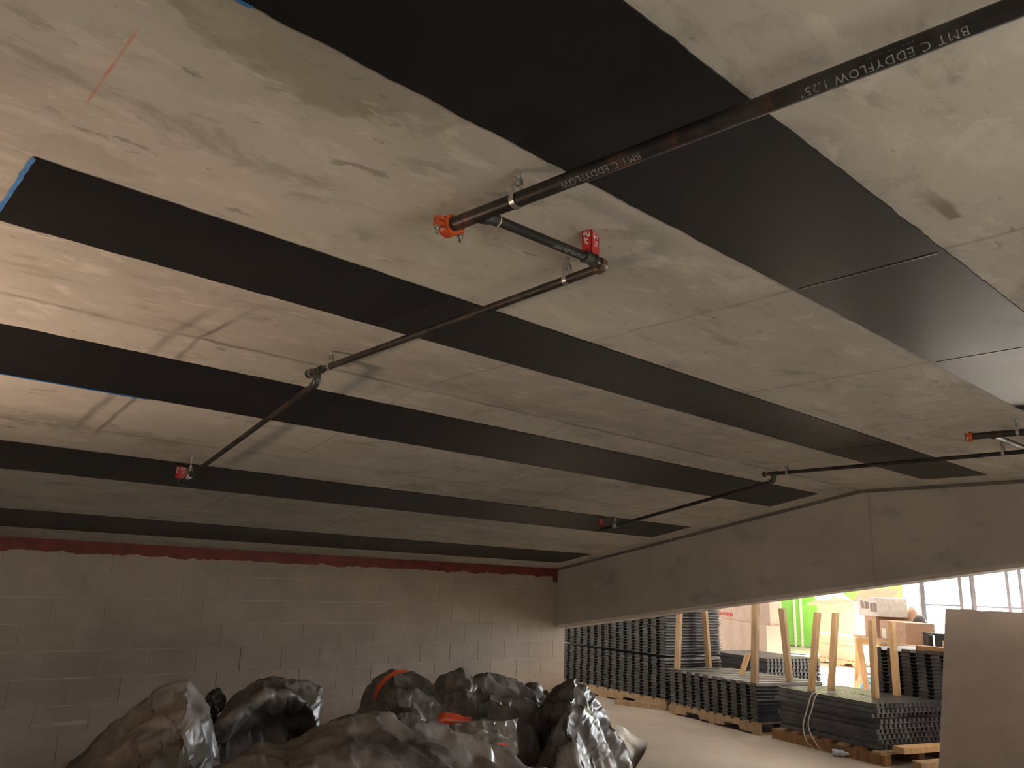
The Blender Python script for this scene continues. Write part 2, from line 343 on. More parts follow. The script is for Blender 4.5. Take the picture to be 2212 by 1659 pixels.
for r in range(-1, 8):
    zt = 1.491 - BH * r; zb = zt - BH
    zt2 = min(zt, 1.738); zb2 = max(zb, 0.0)
    if zt2 - zb2 < 0.03: continue
    off = 2.938 if r % 2 == 1 else 2.938 + BL / 2
    k0 = -9
    for k in range(k0, 13):
        xa = off + BL * k; xb = xa + BL
        xa = max(xa, -0.6); xb = min(xb, 7.60)
        if xb - xa < 0.05: continue
        o = bpy.data.objects.new('block', block_mesh(xb - xa - G, zt2 - zb2 - G)); C.objects.link(o); o.parent = wb
        o.location = (xa + G / 2, YW - random.uniform(0, .0015), zb2 + G / 2)
# red fire sealant sprayed along the head of the wall
mb = MB(); n = 420; vs = []; fs = []
for i in range(n + 1):
    x = -0.6 + (BX + .6) * i / n
    low = 1.636 + 0.022 * noise.noise(Vector((x * 5, 0, 1))) + 0.014 * noise.noise(Vector((x * 17, 3, 1))) - (0.07 if x > 7.36 else 0)
    top = 1.735 + 0.003 * noise.noise(Vector((x * 8, 0, 5)))
    for zz in (low, top): vs.append((x, YW - .006, zz))
    vs.append((x, YW - .001, low))
for i in range(n):
    a = i * 3; fs += [(a, a + 3, a + 4, a + 1), (a + 2, a + 5, a + 3, a)]
mb.add(vs, fs); o = mb.build('red_sealant_band', M['redseal'], wb); o['label'] = 'ragged red sealant band along the head of the wall'
# plaster ledge marks low on the block wall
mb = MB()
for (xa, xb, z, h) in ((1.72, 2.12, .315, .028), (4.15, 4.75, .345, .03), (-.5, 1.5, .255, .012)):
    mb.box((xa, YW - .008, z), (xb, YW + .005, z + h))
mb.build('mortar_smear', M['mortar'], wb)
wl = struct(MB().box((X0 - .2, Y0, 0), (X0, YW + .2, 2.8)).build('wall_left', M['plaster']))
wf = struct(MB().box((X0 - .2, Y0 - .2, 0), (26, Y0, 5.2)).build('wall_front', M['plaster']))
# beam along the right: soffit climbs towards the viewer
zb = lambda y: 1.01 + (YW - max(y, 1.0)) * 0.151
ys = [YW + .2, 1.0, -8.0]
mb = MB()
for (ya, yb_) in ((YW + .2, 1.0), (1.0, Y0)):
    q = []
    for y in (ya, yb_):
        b = zb(y); top = 3.0
        q.append([(BX, y, b + .035), (BX + .035, y, b), (BX + .30, y, b), (BX + .30, y, top), (BX, y, top)])
    vs = q[0] + q[1]; mb.add(vs, [(i, (i + 1) % 5, 5 + (i + 1) % 5, 5 + i) for i in range(5)] + ([(4, 3, 2, 1, 0)] if ya > 2 else [(5, 6, 7, 8, 9)]))
bm_ = struct(mb.build('concrete_beam', M['beam']), 'long grey concrete beam above the opening to the bright hall')
# joint fillet where soffit meets beam, recess shade put into its dark colour
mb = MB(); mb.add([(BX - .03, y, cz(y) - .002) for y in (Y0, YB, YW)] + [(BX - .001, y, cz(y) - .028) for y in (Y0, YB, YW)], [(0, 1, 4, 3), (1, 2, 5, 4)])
mb.build('joint_fillet', pm('shaded_joint', (0.15, 0.125, 0.11), None, 6, .8, world=True), bm_)
# hall beyond the beam
struct(MB().box((BX, Y0, 3.0), (BX + .2, YW + .2, 5.2)).build('wall_right', M['farwall']))
struct(MB().box((7.40, YW + .2, 0), (7.60, 17, 5.2)).build('wall_return', M['farwall']))
struct(MB().box((7.4, 16.8, 0), (26, 17, 5.2)).build('wall_end', M['farwall']))
struct(MB().box((7.4, Y0 - .2, 5.0), (26, 17, 5.2)).build('ceiling_hall', M['farwall']))
FX = 24.0
wf2 = MB(); wf2.box((FX, 9.3, 0), (FX + .2, 17, 5)); wf2.box((FX, Y0, 4.6), (FX + .2, 9.3, 5)); wf2.box((FX, Y0, 0), (FX + .2, 9.3, .12))
wfo = struct(wf2.build('wall_far', M['farwall']))
# green panels with white posts on the far wall
edges = [16.6, 15.9, 15.2, 14.5, 13.75, 13.12, 12.90, 12.25, 11.55, 10.90, 10.25, 9.75]
gp = empty('green_panelling', (FX - .1, 12, 0)); tag(gp, 'lime green panelled partition with white posts at the far end of the hall', 'partition')
for i in range(len(edges) - 1):
    MB().box((FX - .06, edges[i + 1] + .03, .03), (FX - .012, edges[i] - .03, 4.2)).build('panel', M['green'], gp)
for e in edges: MB().box((FX - .10, e - .03, 0), (FX - .01, e + .03, 4.3)).build('post', M['white'], gp)
struct(MB().box((FX - .15, 9.34, 0), (FX - .002, 9.70, 5)).build('trim_1', M['greycol']))
# glazed shopfront
def window(i, ya, yb_, mulls):
    wroot = MB()
    zl, zh = .12, 4.6
    for (a, b) in ((ya, ya + .12), (yb_ - .12, yb_)): wroot.box((FX - .02, a, zl), (FX + .08, b, zh))
    wroot.box((FX - .02, ya, zl), (FX + .08, yb_, zl + .08)); wroot.box((FX - .02, ya, zh - .08), (FX + .08, yb_, zh))
    wo = struct(wroot.build('window_%d' % i, M['frame']))
    ee = [ya + .07] + mulls + [yb_ - .07]
    for m_ in mulls: MB().box((FX - .02, m_ - .04, zl + .08), (FX + .08, m_ + .04, zh - .08)).build('mullion', M['frame'], wo)
    MB().box((FX - .012, ya + .07, 1.39), (FX + .06, yb_ - .07, 1.43)).build('transom', M['frame'], wo)
    for k in range(len(ee) - 1): MB().box((FX + .03, ee[k], zl + .05), (FX + .036, ee[k + 1], zh - .05)).build('pane', M['glass'], wo)
window(1, 8.20, 9.32, [])
window(2, 5.0, 8.02, [7.12, 6.82, 5.9])
window(3, 1.2, 4.6, [2.3, 3.4]); window(4, -3.0, .8, [-1.8, -.5]); window(5, -7.8, -3.4, [-6.4, -4.9])
for k, (a, b) in enumerate(((8.02, 8.20), (4.6, 5.0), (.8, 1.2), (-3.4, -3.0))):
    struct(MB().box((FX - .12, a, 0), (FX + .2, b, 5)).build('trim_%d' % (k + 2), M['greycol']))

# ------------------------------------------------------------------ black reinforcement strips on the soffit
strips = [
    (0.40, 7.02, 0.760, 1.232, 'widest-looking black carbon strip crossing the ceiling nearest the viewer'),
    (0.297, 7.00, 2.135, 2.625, 'black carbon strip with a blue taped end, second from the viewer'),
    (-1.2, 7.13, 3.615, 4.110, 'black carbon strip just past the ceiling bend with blue tape along one edge'),
    (-1.2, 7.10, 5.035, 5.535, 'black carbon strip crossing the sloped ceiling, second from the block wall'),
    (-1.2, 7.14, 6.470, 6.975, 'black carbon strip nearest the red sealant band and block wall')]
for si, (xa, xb, ya, yb_, lab) in enumerate(strips):
    root = empty('carbon_strip', (xa, ya, cz(ya) - .004)); tag(root, lab, 'strip', 'black strips bonded to the ceiling')
    n = int((xb - xa) / .018); vs = []; fs = []
    for i in range(n + 1):
        x = xa + (xb - xa) * i / n
        j = lambda s: .0045 * noise.noise(Vector((x * 9, s, si))) + .0035 * noise.noise(Vector((x * 33, s, si)))
        for y in (ya + j(1), yb_ + j(7)): vs += [(x, y, cz(y) - .0045), (x, y, cz(y) + .001)]
    for i in range(n):
        a = i * 4; b = a + 4
        fs += [(a, b, b + 2, a + 2), (a + 1, b + 1, b, a), (a + 2, b + 2, b + 3, a + 3)]
    fs += [(0, 2, 3, 1), (n * 4, n * 4 + 1, n * 4 + 3, n * 4 + 2)]
    MB().add(vs, fs).build('laminate', M['strip'], root)
    for xs in {0: (2.342, 3.495, 4.65), 1: (5.25, 1.6), 2: (4.2,), 3: (3.1,), 4: (2.6,)}[si]:
        m_ = MB(); m_.add([(xs, y, cz(y) - d) for y in (ya + .02, yb_ - .02) for d in (.0048, .0060)] + [(xs + .012, y, cz(y) - .0048) for y in (ya + .02, yb_ - .02)], [(0, 1, 3, 2), (1, 4, 5, 3)])
        m_.build('lap_seam', M['strip'], root)
    def tape(pa, pb, wd, ax):
        m_ = MB(); k = 24; v = []; f = []
        for i in range(k + 1):
            p = Vector(pa).lerp(Vector(pb), i / k); jit = .003 * noise.noise(p * 30)
            w2 = wd * (1 + .25 * noise.noise(p * 11))
            q1 = p + Vector(ax) * jit; q2 = p + Vector(ax) * (w2 + jit)
            v += [(q1.x, q1.y, cz(q1.y) - .006), (q2.x, q2.y, cz(q2.y) - .0035)]
        for i in range(k): f.append((2 * i, 2 * i + 2, 2 * i + 3, 2 * i + 1))
        m_.add(v, f).build('masking_tape', M['tape'], root)
    if si == 1: tape((xa + .002, ya, 0), (xa + .002, yb_, 0), .011, (-1, 0, 0))
    if si == 2: tape((-.4, yb_ - .002, 0), (1.25, yb_ - .002, 0), .019, (0, 1, 0))
    if si == 0: tape((xa + .004, yb_ - .06, 0), (xa + .004, yb_ + .012, 0), .02, (-1, 0, 0)); tape((xa, yb_ - .004, 0), (xa + .05, yb_ - .004, 0), .014, (0, 1, 0))

# ------------------------------------------------------------------ sprinkler pipework
ZM = 2.41
def text_on_pipe(txt, size, p0, ddir, r, ang, name, parent, flip=True):
    """lettering wrapped on a pipe; ddir = reading direction along the axis, ang = angle round the axis (0 = straight down, + towards the viewer's left)"""
    cu = bpy.data.curves.new('lettering', 'FONT'); cu.body = txt; cu.size = size; cu.space_character = 1.12; cu.resolution_u = 2
    to = bpy.data.objects.new('lettering', cu); C.objects.link(to); dg = bpy.context.evaluated_depsgraph_get()
    me = bpy.data.meshes.new_from_object(to.evaluated_get(dg)); bpy.data.objects.remove(to)
    bm = bmesh.new(); bm.from_mesh(me); bmesh.ops.triangulate(bm, faces=bm.faces[:])
    for _ in range(3):
        le = [e for e in bm.edges if e.calc_length() > size * .16]
        if le: bmesh.ops.subdivide_edges(bm, edges=le, cuts=1); bmesh.ops.triangulate(bm, faces=bm.faces[:])
    bm.to_mesh(me); bm.free()
    d = Vector(ddir).normalized(); up = Vector((0, 0, 1)); up = (up - d * up.dot(d)).normalized(); s = d.cross(up)   # s: sideways
    m_ = MB(); vs = []
    for v in me.vertices:
        a = ang + (v.co.y - size * .35) / r
        nrm = (-up) * math.cos(a) + s * math.sin(a)
        vs.append(Vector(p0) + d * v.co.x + nrm * (r + .0006))
    m_.add(vs, [tuple(p.vertices) for p in me.polygons]); bpy.data.meshes.remove(me)
    return m_.build(name, M['print'], parent)
def arc(c, d1, d2, rad, n=8):
    """quarter bend arriving along d1 and leaving along d2, corner at c"""
    c = Vector(c); d1 = Vector(d1).normalized(); d2 = Vector(d2).normalized(); o_ = c - d1 * rad + d2 * rad
    return [o_ - d2 * rad * math.cos(a) + d1 * rad * math.sin(a) for a in [PI / 2 * k / n for k in range(n + 1)]]
def hanger(root, p, r, zc, wd=.016, mat='zinc'):
    p = Vector(p); h = empty('band_hanger', p - root.location); h.parent = root
    pts = []
    for k in range(0, 25):
        a = PI * 1.18 * (k / 24 - .5) * 1.0
        pts.append(p + Vector((math.sin(a) * (r + .0015), 0, -math.cos(a) * (r + .0015))))
    top = p + Vector((0, 0, r + .040))
    pts = [top + Vector((-.004, 0, .0)), top + Vector((-.011, 0, -.006))] + pts + [top + Vector((.011, 0, -.006)), top + Vector((.004, 0, 0))]
    hh = h
    hh['_'] = 0; del hh['_']
    MB().ribbon(pts, (0, 1, 0), wd, .002).build('strap', M[mat], hh)
    MB().tube([p + Vector((0, 0, r + .018)), (p.x, p.y, zc + .002)], .0042, 8).build('threaded_rod', M['zinc'], hh)
    MB().tube([top + Vector((0, 0, .002)), top + Vector((0, 0, .011))], .0095, 6).tube([top + Vector((0, 0, -.016)), top + Vector((0, 0, -.006))], .0085, 6).build('nut', M['zinc'], hh)
    MB().tube([(p.x, p.y, zc - .010), (p.x, p.y, zc + .001)], .009, 10).build('anchor', M['zinc'], hh)
    return h
def guard(root, p, h=.078, tilt=(0.0, 0)):
    """red protective guard round an upright sprinkler, with scuffed white print"""
    p = Vector(p); g = empty('sprinkler_guard', p - root.location); g.parent = root
    m_ = MB(); wd, dp, th = .056, .030, .003
    for (a, b) in (((-wd / 2, -dp / 2), (wd / 2, -dp / 2 + th)), ((-wd / 2, dp / 2 - th), (wd / 2, dp / 2)), ((-wd / 2, -dp / 2), (-wd / 2 + th, dp / 2)), ((wd / 2 - th, -dp / 2), (wd / 2, dp / 2))):
        m_.box((p.x + a[0], p.y + a[1], p.z), (p.x + b[0], p.y + b[1], p.z + h), .35, (p.x, p.y, 0))
    m_.build('shell', M['red'], g)
    m_ = MB(); rr = random.Random(3)
    for k in range(26):
        u = rr.uniform(-.019, .014); v = rr.uniform(.42, .97) * h; s = rr.uniform(.002, .006)
        m_.box((p.x + u, p.y - dp / 2 - .0006, p.z + v - s), (p.x + u + s, p.y - dp / 2, min(p.z + v, p.z + h)), .35, (p.x, p.y, 0))
        m_.box((p.x - wd / 2 - .0006, p.y + u * .5, p.z + v - s), (p.x - wd / 2, p.y + u * .5 + s, min(p.z + v, p.z + h)), .35, (p.x, p.y, 0))
    m_.build('scuffed_print', M['white'], g)
    MB().tube([p + Vector((0, 0, -.012)), p + Vector((0, 0, .03))], .0095, 10).build('sprinkler_head', M['brownfit'], g)
    return g

def sprinkler(mo, po):
    root = empty('sprinkler_pipe_run', (1.153 + mo, 1.548, ZM))
    mx = lambda y: 1.153 + mo + (1.548 - y) * .1022
    R1, R2 = .0190, .0138
    a, b = Vector((mx(-2.5), -2.5, ZM)), Vector((mx(1.55), 1.55, ZM))
    dm = (a - b).normalized()
    MB().tube([a, b], R1, 24).build('main_pipe', M['pipe'], root, smooth=True)
    # orange grooved end cap with bolted ears
    cp = empty('end_coupling', b - root.location); cp.parent = root
    f = -dm
    m_ = MB(); m_.tube([b - f * .012, b - f * .012 + f * .001, b + f * .004, b + f * .020, b + f * .026], [.021, .0275, .0290, .0290, .024], 24); m_.build('housing', M['orange'], cp, smooth=True)
    sx = Vector((1, 0, 0))
    for s in (-1, 1):
        c = b + sx * s * .034 + f * .006
        m_ = MB()
        for dz in (-.011, .004):
            m_.prism([(c.x - s * .030, c.y - .013), (c.x - s * .030, c.y + .013), (c.x + s * .004, c.y + .013), (c.x + s * .013, c.y + .006), (c.x + s * .013, c.y - .006), (c.x + s * .004, c.y - .013)], 'z', c.z + dz, c.z + dz + .0085)
        m_.bar(b + sx * s * .016 + f * .006, b + sx * s * .026 + f * .006, .024, .02)
        m_.build('ear', M['orange'], cp)
    for s in (-1, 1):
        c = b + sx * s * .038 + f * .006
        MB().tube([c + Vector((0, 0, -.032)), c + Vector((0, 0, .018))], .0042, 8).tube([c + Vector((0, 0, -.019)), c + Vector((0, 0, -.011))], .0088, 6).tube([c + Vector((0, 0, .014)), c + Vector((0, 0, .021))], .0088, 6).build('bolt', M['zinc'], cp)
    # welded outlet and branch
    yb = 1.44; oc = Vector((mx(yb), yb, ZM)); bt = Vector((1.560 + po, 1.432, 2.412)); db = (bt - oc).normalized()
    MB().tube([oc + db * .006, oc + db * (R1 + .004), oc + db * (R1 + .012), oc + db * (R1 + .034)], [.024, .021, .0175, .0165], 18).build('outlet', M['pipe'], root, smooth=True)
    MB().tube([oc + db * (R1 + .0335), oc + db * (R1 + .0385)], .0158, 18).build('thread', M['thread'], root, smooth=True)
    MB().tube([oc + db * (R1 + .03), bt], R2, 18).build('branch_pipe', M['pipe'], root, smooth=True)
    # tee with upright sprinkler
    MB().tube([bt - db * .022, bt - db * .0215, bt - db * .012, bt - db * .0115], [.013, .0190, .0190, .0165], 18).tube([bt - db * .0115, bt + db * .016], .0168, 18).tube([bt + db * .012, bt + db * .0125, bt + db * .022, bt + db * .0225], [.0165, .0195, .0195, .013], 18).tube([bt, bt + Vector((0, 0, .024))], .0150, 16).build('tee', M['fitting'], root, smooth=True)
    guard(root, bt + Vector((.006, .0, .010)), CZ - bt.z - .010 - .002)
    # brown elbow and run along the flat soffit
    e = Vector((1.640 + po, 1.440, 2.416)); p2 = Vector((1.680 + po, 3.170, 2.418)); d2 = (p2 - e).normalized()
    MB().tube([bt + db * .02, e - db * .02], .0118, 14).build('nipple', M['fitting'], root, smooth=True)
    bend = arc(e, db, d2, .020)
    MB().tube([bend[0] - db * .010] + bend + [bend[-1] + d2 * .010], [.0185] + [.0178] * len(bend) + [.0190], 18).build('elbow', M['brownfit'], root, smooth=True)
    MB().tube([bend[-1] + d2 * .009, bend[-1] + d2 * .014], .0155, 18).build('thread', M['thread'], root, smooth=True)
    MB().tube([bend[-1] + d2 * .005, p2], R2, 18).build('flat_run_pipe', M['pipe'], root, smooth=True)
    # swing joint: tee, end plug, lower elbow
    t2 = p2 + d2 * .035; dn = Vector((0, 0, -1))
    MB().tube([p2 - d2 * .006, p2 - d2 * .0055, p2 + d2 * .01], [.013, .0190, .0190], 18).tube([p2 + d2 * .01, t2 + d2 * .035], .0165, 18).tube([t2, t2 + dn * .026], .0165, 16).tube([t2 + dn * .016, t2 + dn * .027], .0190, 16).build('tee', M['fitting'], root, smooth=True)
    pe = t2 + d2 * .068
    MB().tube([t2 + d2 * .03, pe], .0135, 16).tube([pe - d2 * .006, pe - d2 * .0055, pe + d2 * .018, pe + d2 * .022], [.014, .0215, .0215, .017], 18).build('end_plug', M['fitting'], root, smooth=True)
    MB().tube([pe - d2 * .009, pe - d2 * .006], .0192, 18).build('thread', M['thread'], root, smooth=True)
    c3 = t2 + dn * .058; pend = Vector((1.800 + po, 5.06, 2.050)); d3 = (pend - c3).normalized()
    MB().tube([t2 + dn * .024, c3 - dn * .018], .0118, 14).build('nipple', M['fitting'], root, smooth=True)
    bend = arc(c3, dn, d3, .020)
    MB().tube([bend[0] - dn * .012] + bend + [bend[-1] + d3 * .012], [.0192] + [.0185] * len(bend) + [.0195], 18).build('elbow', M['fitting'], root, smooth=True)
    MB().tube([bend[-1] + d3 * .011, bend[-1] + d3 * .017], .0158, 16).build('thread', M['thread'], root, smooth=True)
    MB().tube([bend[-1], pend], R2, 18).build('sloping_pipe', M['pipe'], root, smooth=True)
    # far end: elbow up to the last guarded sprinkler
    up = Vector((0, 0, 1)); bend = arc(pend + d3 * .02, d3, up, .018)
    MB().tube([bend[0] - d3 * .02] + bend + [bend[-1] + up * .012], [.0185] + [.0180] * len(bend) + [.0190], 18).build('elbow', M['fitting'], root, smooth=True)
    guard(root, bend[-1] + up * .012, .072)
    hanger(root, (mx(1.320), 1.320, ZM), R1, CZ)
    at = lambda y: e.lerp(p2, (y - e.y) / (p2.y - e.y))
    hanger(root, at(1.60), R2, CZ); hanger(root, at(3.09), R2, CZ)
    q = c3.lerp(pend, .915); hanger(root, q, R2, cz(q.y))
    MB().tube([q - d3 * .030, q + d3 * .022], R2 + .0012, 16).build('paper_sleeve', M['white'], root, smooth=True)
    # stencilled lettering, read from the far side
    rd = -dm
    for (y, s) in ((.34, 'BMT C EDDYFLOW 1.25"'), (.96, 'BMT C EDDYFLOW')):
        text_on_pipe(s, .023, (mx(y), y, ZM), rd, R1, -.62, 'stencil', root)
    for (y, s) in ((.42, '- -- --  - ---  -- -  ---'), (1.0, '-- -  -- --- -')):
        text_on_pipe(s, .0085, (mx(y), y, ZM), rd, R1, -1.4, 'stencil', root)
    text_on_pipe('SPRINKLER PIPE', .0155, oc.lerp(bt, .93), -db, R2, -.75, 'stencil', root)
    return root
sp1 = sprinkler(0, 0); tag(sp1, 'near black sprinkler pipe run with orange end cap hung under the ceiling', 'sprinkler pipe', 'sprinkler pipe runs under the ceiling')
sp2 = sprinkler(3.73, 3.95); tag(sp2, 'far black sprinkler pipe run beside the concrete beam', 'sprinkler pipe', 'sprinkler pipe runs under the ceiling')

# ------------------------------------------------------------------ black plastic sheeting heaps
def catmull(p0, p1, p2, p3, t):
    return 0.5 * ((2 * p1) + (p2 - p0) * t + (2 * p0 - 5 * p1 + 4 * p2 - p3) * t * t + (3 * p1 - p0 - 3 * p2 + p3) * t ** 3)
films = []
def sheet(name, rows, seed, su=5, sv=5, amp=.03, tension=.3, mat='poly', parent=None, film=False):
    if film: su = sv = 11; amp *= .35
    nr, nc = len(rows), len(rows[0])
    def smp(get, n, s):
        k = min(int(s), n - 2); t = s - k; g = lambda i: get(max(0, min(n - 1, i)))
        lin = g(k).lerp(g(k + 1), t); return lin.lerp(catmull(g(k - 1), g(k), g(k + 1), g(k + 2), t), tension)
    NU, NV = (nc - 1) * su, (nr - 1) * sv; P = []
    for j in range(NV + 1):
        rp = [smp(lambda i: rows[i][c], nr, j / sv) for c in range(nc)]
        P.append([smp(lambda i: rp[i], nc, i_ / su) for i_ in range(NU + 1)])
    out = []
    for j in range(NV + 1):
        for i in range(NU + 1):
            a = P[j][min(i + 1, NU)] - P[j][max(i - 1, 0)]; b = P[min(j + 1, NV)][i] - P[max(j - 1, 0)][i]
            nrm = a.cross(b); nrm = nrm.normalized() if nrm.length > 1e-9 else Vector((0, 0, 1))
            p = P[j][i]; q = p * 1.0 + Vector((seed * 7.3, seed * 3.1, 0))
            w_ = Vector((noise.noise(q * 2.1), noise.noise(q * 2.1 + Vector((9, 0, 0))), noise.noise(q * 2.1 + Vector((0, 9, 0))))) * .16
            h = 0
            for sc, k in ((3.4, 1.0), (7.5, .42)):
                va = noise.voronoi((q + w_) * sc)[0]; vb = noise.voronoi((q + w_) * sc + Vector((31.7, 11.3, 5.1)))[0]
                h += k * (math.sqrt(va[0]) - math.sqrt(vb[0]))
            p = p + nrm * h * amp
            if p.z < .004: p.z = .004
            out.append(p)
    fs = []
    for j in range(NV):
        for i in range(NU):
            a = j * (NU + 1) + i; fs.append((a, a + 1, a + NU + 2, a + NU + 1))
    o = MB().add(out, fs).build(name, M[mat], parent, smooth=False)
    if film:
        # let the film slacken and buckle between the points that hold it up
        vg = o.vertex_groups.new(name='held')
        for j in range(NV + 1):
            for i in range(NU + 1):
                on = (i % su == 0 and j % sv == 0) or j in (0, NV) or (j % sv == 0 and noise.noise(Vector((i * .31, j, seed))) > .12)
                if on: vg.add([j * (NU + 1) + i], 1.0, 'REPLACE')
        md = o.modifiers.new('film', 'CLOTH'); st = md.settings; st.quality = 6; st.mass = .12
        st.tension_stiffness = st.compression_stiffness = st.shear_stiffness = 30; st.bending_stiffness = .25; st.air_damping = 2.0
        st.vertex_group_mass = 'held'; st.shrink_min = -film; md.collision_settings.use_collision = False
        films.append(o)
    o.data.polygons.foreach_set('use_smooth', [True] * len(o.data.polygons))
    return o
def drape(ridge, front, yr, yf, back=.45, foot=.35, low=None, ylow=None):
    """rows of a draped sheet: floor behind, back slope, ridge, front rows, floor in front"""
    R = [pyy(px, py, yr) for px, py in ridge]
    rows = [[Vector((p.x + .05, p.y + back * 1.5, .0)) for p in R], [Vector((p.x + .03, p.y + back * .8, max(.03, p.z * .62))) for p in R], [Vector((p.x, p.y + .09, max(.02, p.z - .035))) for p in R], R]
    for fr, y in zip(front, yf): rows.append([pyy(px, py, y) for px, py in fr])
    for p in rows[-1]: p.z = max(p.z, .02)
    rows.append([Vector((p.x * .985, p.y - foot, .0)) for p in rows[-1]])
    return rows
ridge = [(105, 1712), (215, 1602), (292, 1528), (338, 1494), (405, 1474), (438, 1500), (458, 1526), (462, 1575), (470, 1640)]
f1 = [(120, 1740), (232, 1650), (298, 1590), (350, 1545), (402, 1530), (432, 1545), (437, 1575), (446, 1610), (455, 1660)]
f2 = [(140, 1770), (240, 1700), (300, 1655), (335, 1630), (372, 1640), (395, 1620), (410, 1650), (428, 1670), (440, 1700)]
tp = sheet('plastic_sheeting', drape(ridge, [f1, f2], 4.3, [4.05, 3.75]), 1, amp=.085, film=.10); tag(tp, 'grey dusty black plastic sheet bunched at the left end of the heap', 'plastic sheet', 'black plastic sheeting')
ridge = [(430, 1590), (480, 1545), (522, 1494), (566, 1471), (620, 1467), (664, 1471), (692, 1487), (697, 1515), (690, 1562), (664, 1600)]
f1 = [(436, 1600), (486, 1570), (528, 1530), (570, 1500), (618, 1497), (655, 1512), (676, 1535), (684, 1560), (678, 1590), (660, 1610)]
f2 = [(440, 1615), (490, 1600), (534, 1585), (574, 1580), (615, 1575), (645, 1590), (660, 1600), (668, 1610), (664, 1625), (655, 1640)]
tp = sheet('plastic_sheeting', drape(ridge, [f1, f2], 4.55, [4.30, 4.42]), 2, amp=.085, film=.10); tag(tp, 'shiny black plastic sheet folded into a rounded hump against the block wall', 'plastic sheet', 'black plastic sheeting')
ridge = [(360, 1760), (452, 1665), (520, 1640), (560, 1606), (622, 1612), (690, 1572), (760, 1547), (842, 1541), (920, 1562), (1000, 1586), (1090, 1622), (1180, 1657), (1290, 1730)]
f1 = [(x, y + d) for (x, y), d in zip(ridge, (30, 45, 50, 60, 60, 55, 60, 70, 60, 60, 50, 40, 20))]
f2 = [(x, y + d) for (x, y), d in zip(ridge, (60, 110, 120, 140, 150, 150, 170, 180, 170, 150, 120, 90, 40))]
tp = sheet('plastic_sheeting', drape(ridge, [f1, f2], 3.65, [3.35, 3.05]), 3, amp=.05, film=.10); tag(tp, 'broad smooth black plastic sheet mounded at the front of the heap', 'plastic sheet', 'black plastic sheeting')
ridge = [(785, 1560), (799, 1512), (812, 1474), (850, 1448), (890, 1453), (925, 1470), (948, 1490), (965, 1456), (1000, 1441), (1024, 1466), (1044, 1453), (1086, 1462), (1125, 1472), (1160, 1476), (1196, 1506), (1214, 1560)]
f1 = [(800, 1575), (815, 1532), (832, 1508), (862, 1490), (898, 1492), (930, 1512), (955, 1525), (978, 1500), (1008, 1488), (1032, 1505), (1058, 1500), (1092, 1508), (1130, 1514), (1160, 1520), (1184, 1550), (1200, 1590)]
f2 = [(815, 1590), (832, 1562), (850, 1550), (876, 1540), (904, 1548), (932, 1572), (956, 1580), (988, 1575), (1016, 1570), (1040, 1568), (1066, 1565), (1096, 1566), (1130, 1562), (1155, 1580), (1172, 1605), (1185, 1640)]
tp = sheet('plastic_sheeting', drape(ridge, [f1, f2], 4.95, [4.65, 4.35], back=.4, foot=.25), 4, amp=.07, film=.10); tag(tp, 'black plastic sheet with orange lining bunched in front of the block wall', 'plastic sheet', 'black plastic sheeting')
# orange lining showing along the left hem and in a fold of the heap
hem = [pyy(px, py, 4.90) for px, py in ((797, 1506), (804, 1484), (822, 1462), (846, 1447), (868, 1446))]
vs = []; fs = []
for i, p in enumerate(hem): vs += [p + Vector((-.006, -.06, .004)), p + Vector((.008, -.075, -.010 - .004 * (i % 2)))]
for i in range(len(hem) - 1): fs.append((2 * i, 2 * i + 1, 2 * i + 3, 2 * i + 2))
MB().add(vs, fs).build('orange_hem', M['orangeply'], tp)
rows = [[pyy(px, py, 4.05) for px, py in ((946, 1542), (962, 1538), (984, 1541), (1002, 1547), (1022, 1548))], [pyy(px, py, 3.98) for px, py in ((948, 1556), (962, 1552), (984, 1555), (1000, 1556), (1018, 1554))], [pyy(px, py, 4.0) for px, py in ((950, 1590), (962, 1588), (984, 1588), (1000, 1588), (1014, 1588))]]
sheet('orange_fold', rows, 8, 5, 5, .012, mat='orangeply', parent=tp)
rows = [[pyy(px, py, 3.9) for px, py in ((925, 1580), (975, 1565), (1040, 1556), (1085, 1558), (1120, 1552))], [pyy(px, py, 3.82) for px, py in ((930, 1605), (985, 1590), (1045, 1580), (1085, 1590), (1118, 1600))], [pyy(px, py, 3.8) for px, py in ((935, 1660), (990, 1650), (1050, 1650), (1085, 1660), (1110, 1670))]]
tf = sheet('plastic_sheeting', rows, 9, 5, 5, .06, film=.08); tag(tf, 'dark black plastic fold in front of the orange lining in the middle of the heap', 'plastic sheet', 'black plastic sheeting')
MB().ribbon([pyy(px, py, 3.70) for px, py in ((1062, 1610), (1078, 1607), (1100, 1609))], (0, .5, 1), .012, .004).build('orange_edge', M['orangeply'], tf)
ridge = [(1140, 1690), (1158, 1610), (1174, 1532), (1205, 1494), (1240, 1466), (1266, 1480), (1290, 1512), (1312, 1550), (1340, 1598), (1360, 1650), (1370, 1720)]
f1 = [(1130, 1720), (1162, 1650), (1188, 1580), (1214, 1545), (1238, 1518), (1262, 1532), (1284, 1565), (1300, 1600), (1322, 1645), (1340, 1690), (1352, 1750)]
f2 = [(1120, 1750), (1168, 1690), (1200, 1650), (1222, 1620), (1236, 1600), (1256, 1620), (1272, 1650), (1290, 1680), (1308, 1710), (1325, 1740), (1340, 1780)]
tp = sheet('plastic_sheeting', drape(ridge, [f1, f2], 4.45, [4.12, 3.85]), 5, amp=.075, film=.10); tag(tp, 'pointed black plastic sheet rising at the right end of the heap by the lit floor', 'plastic sheet', 'black plastic sheeting')
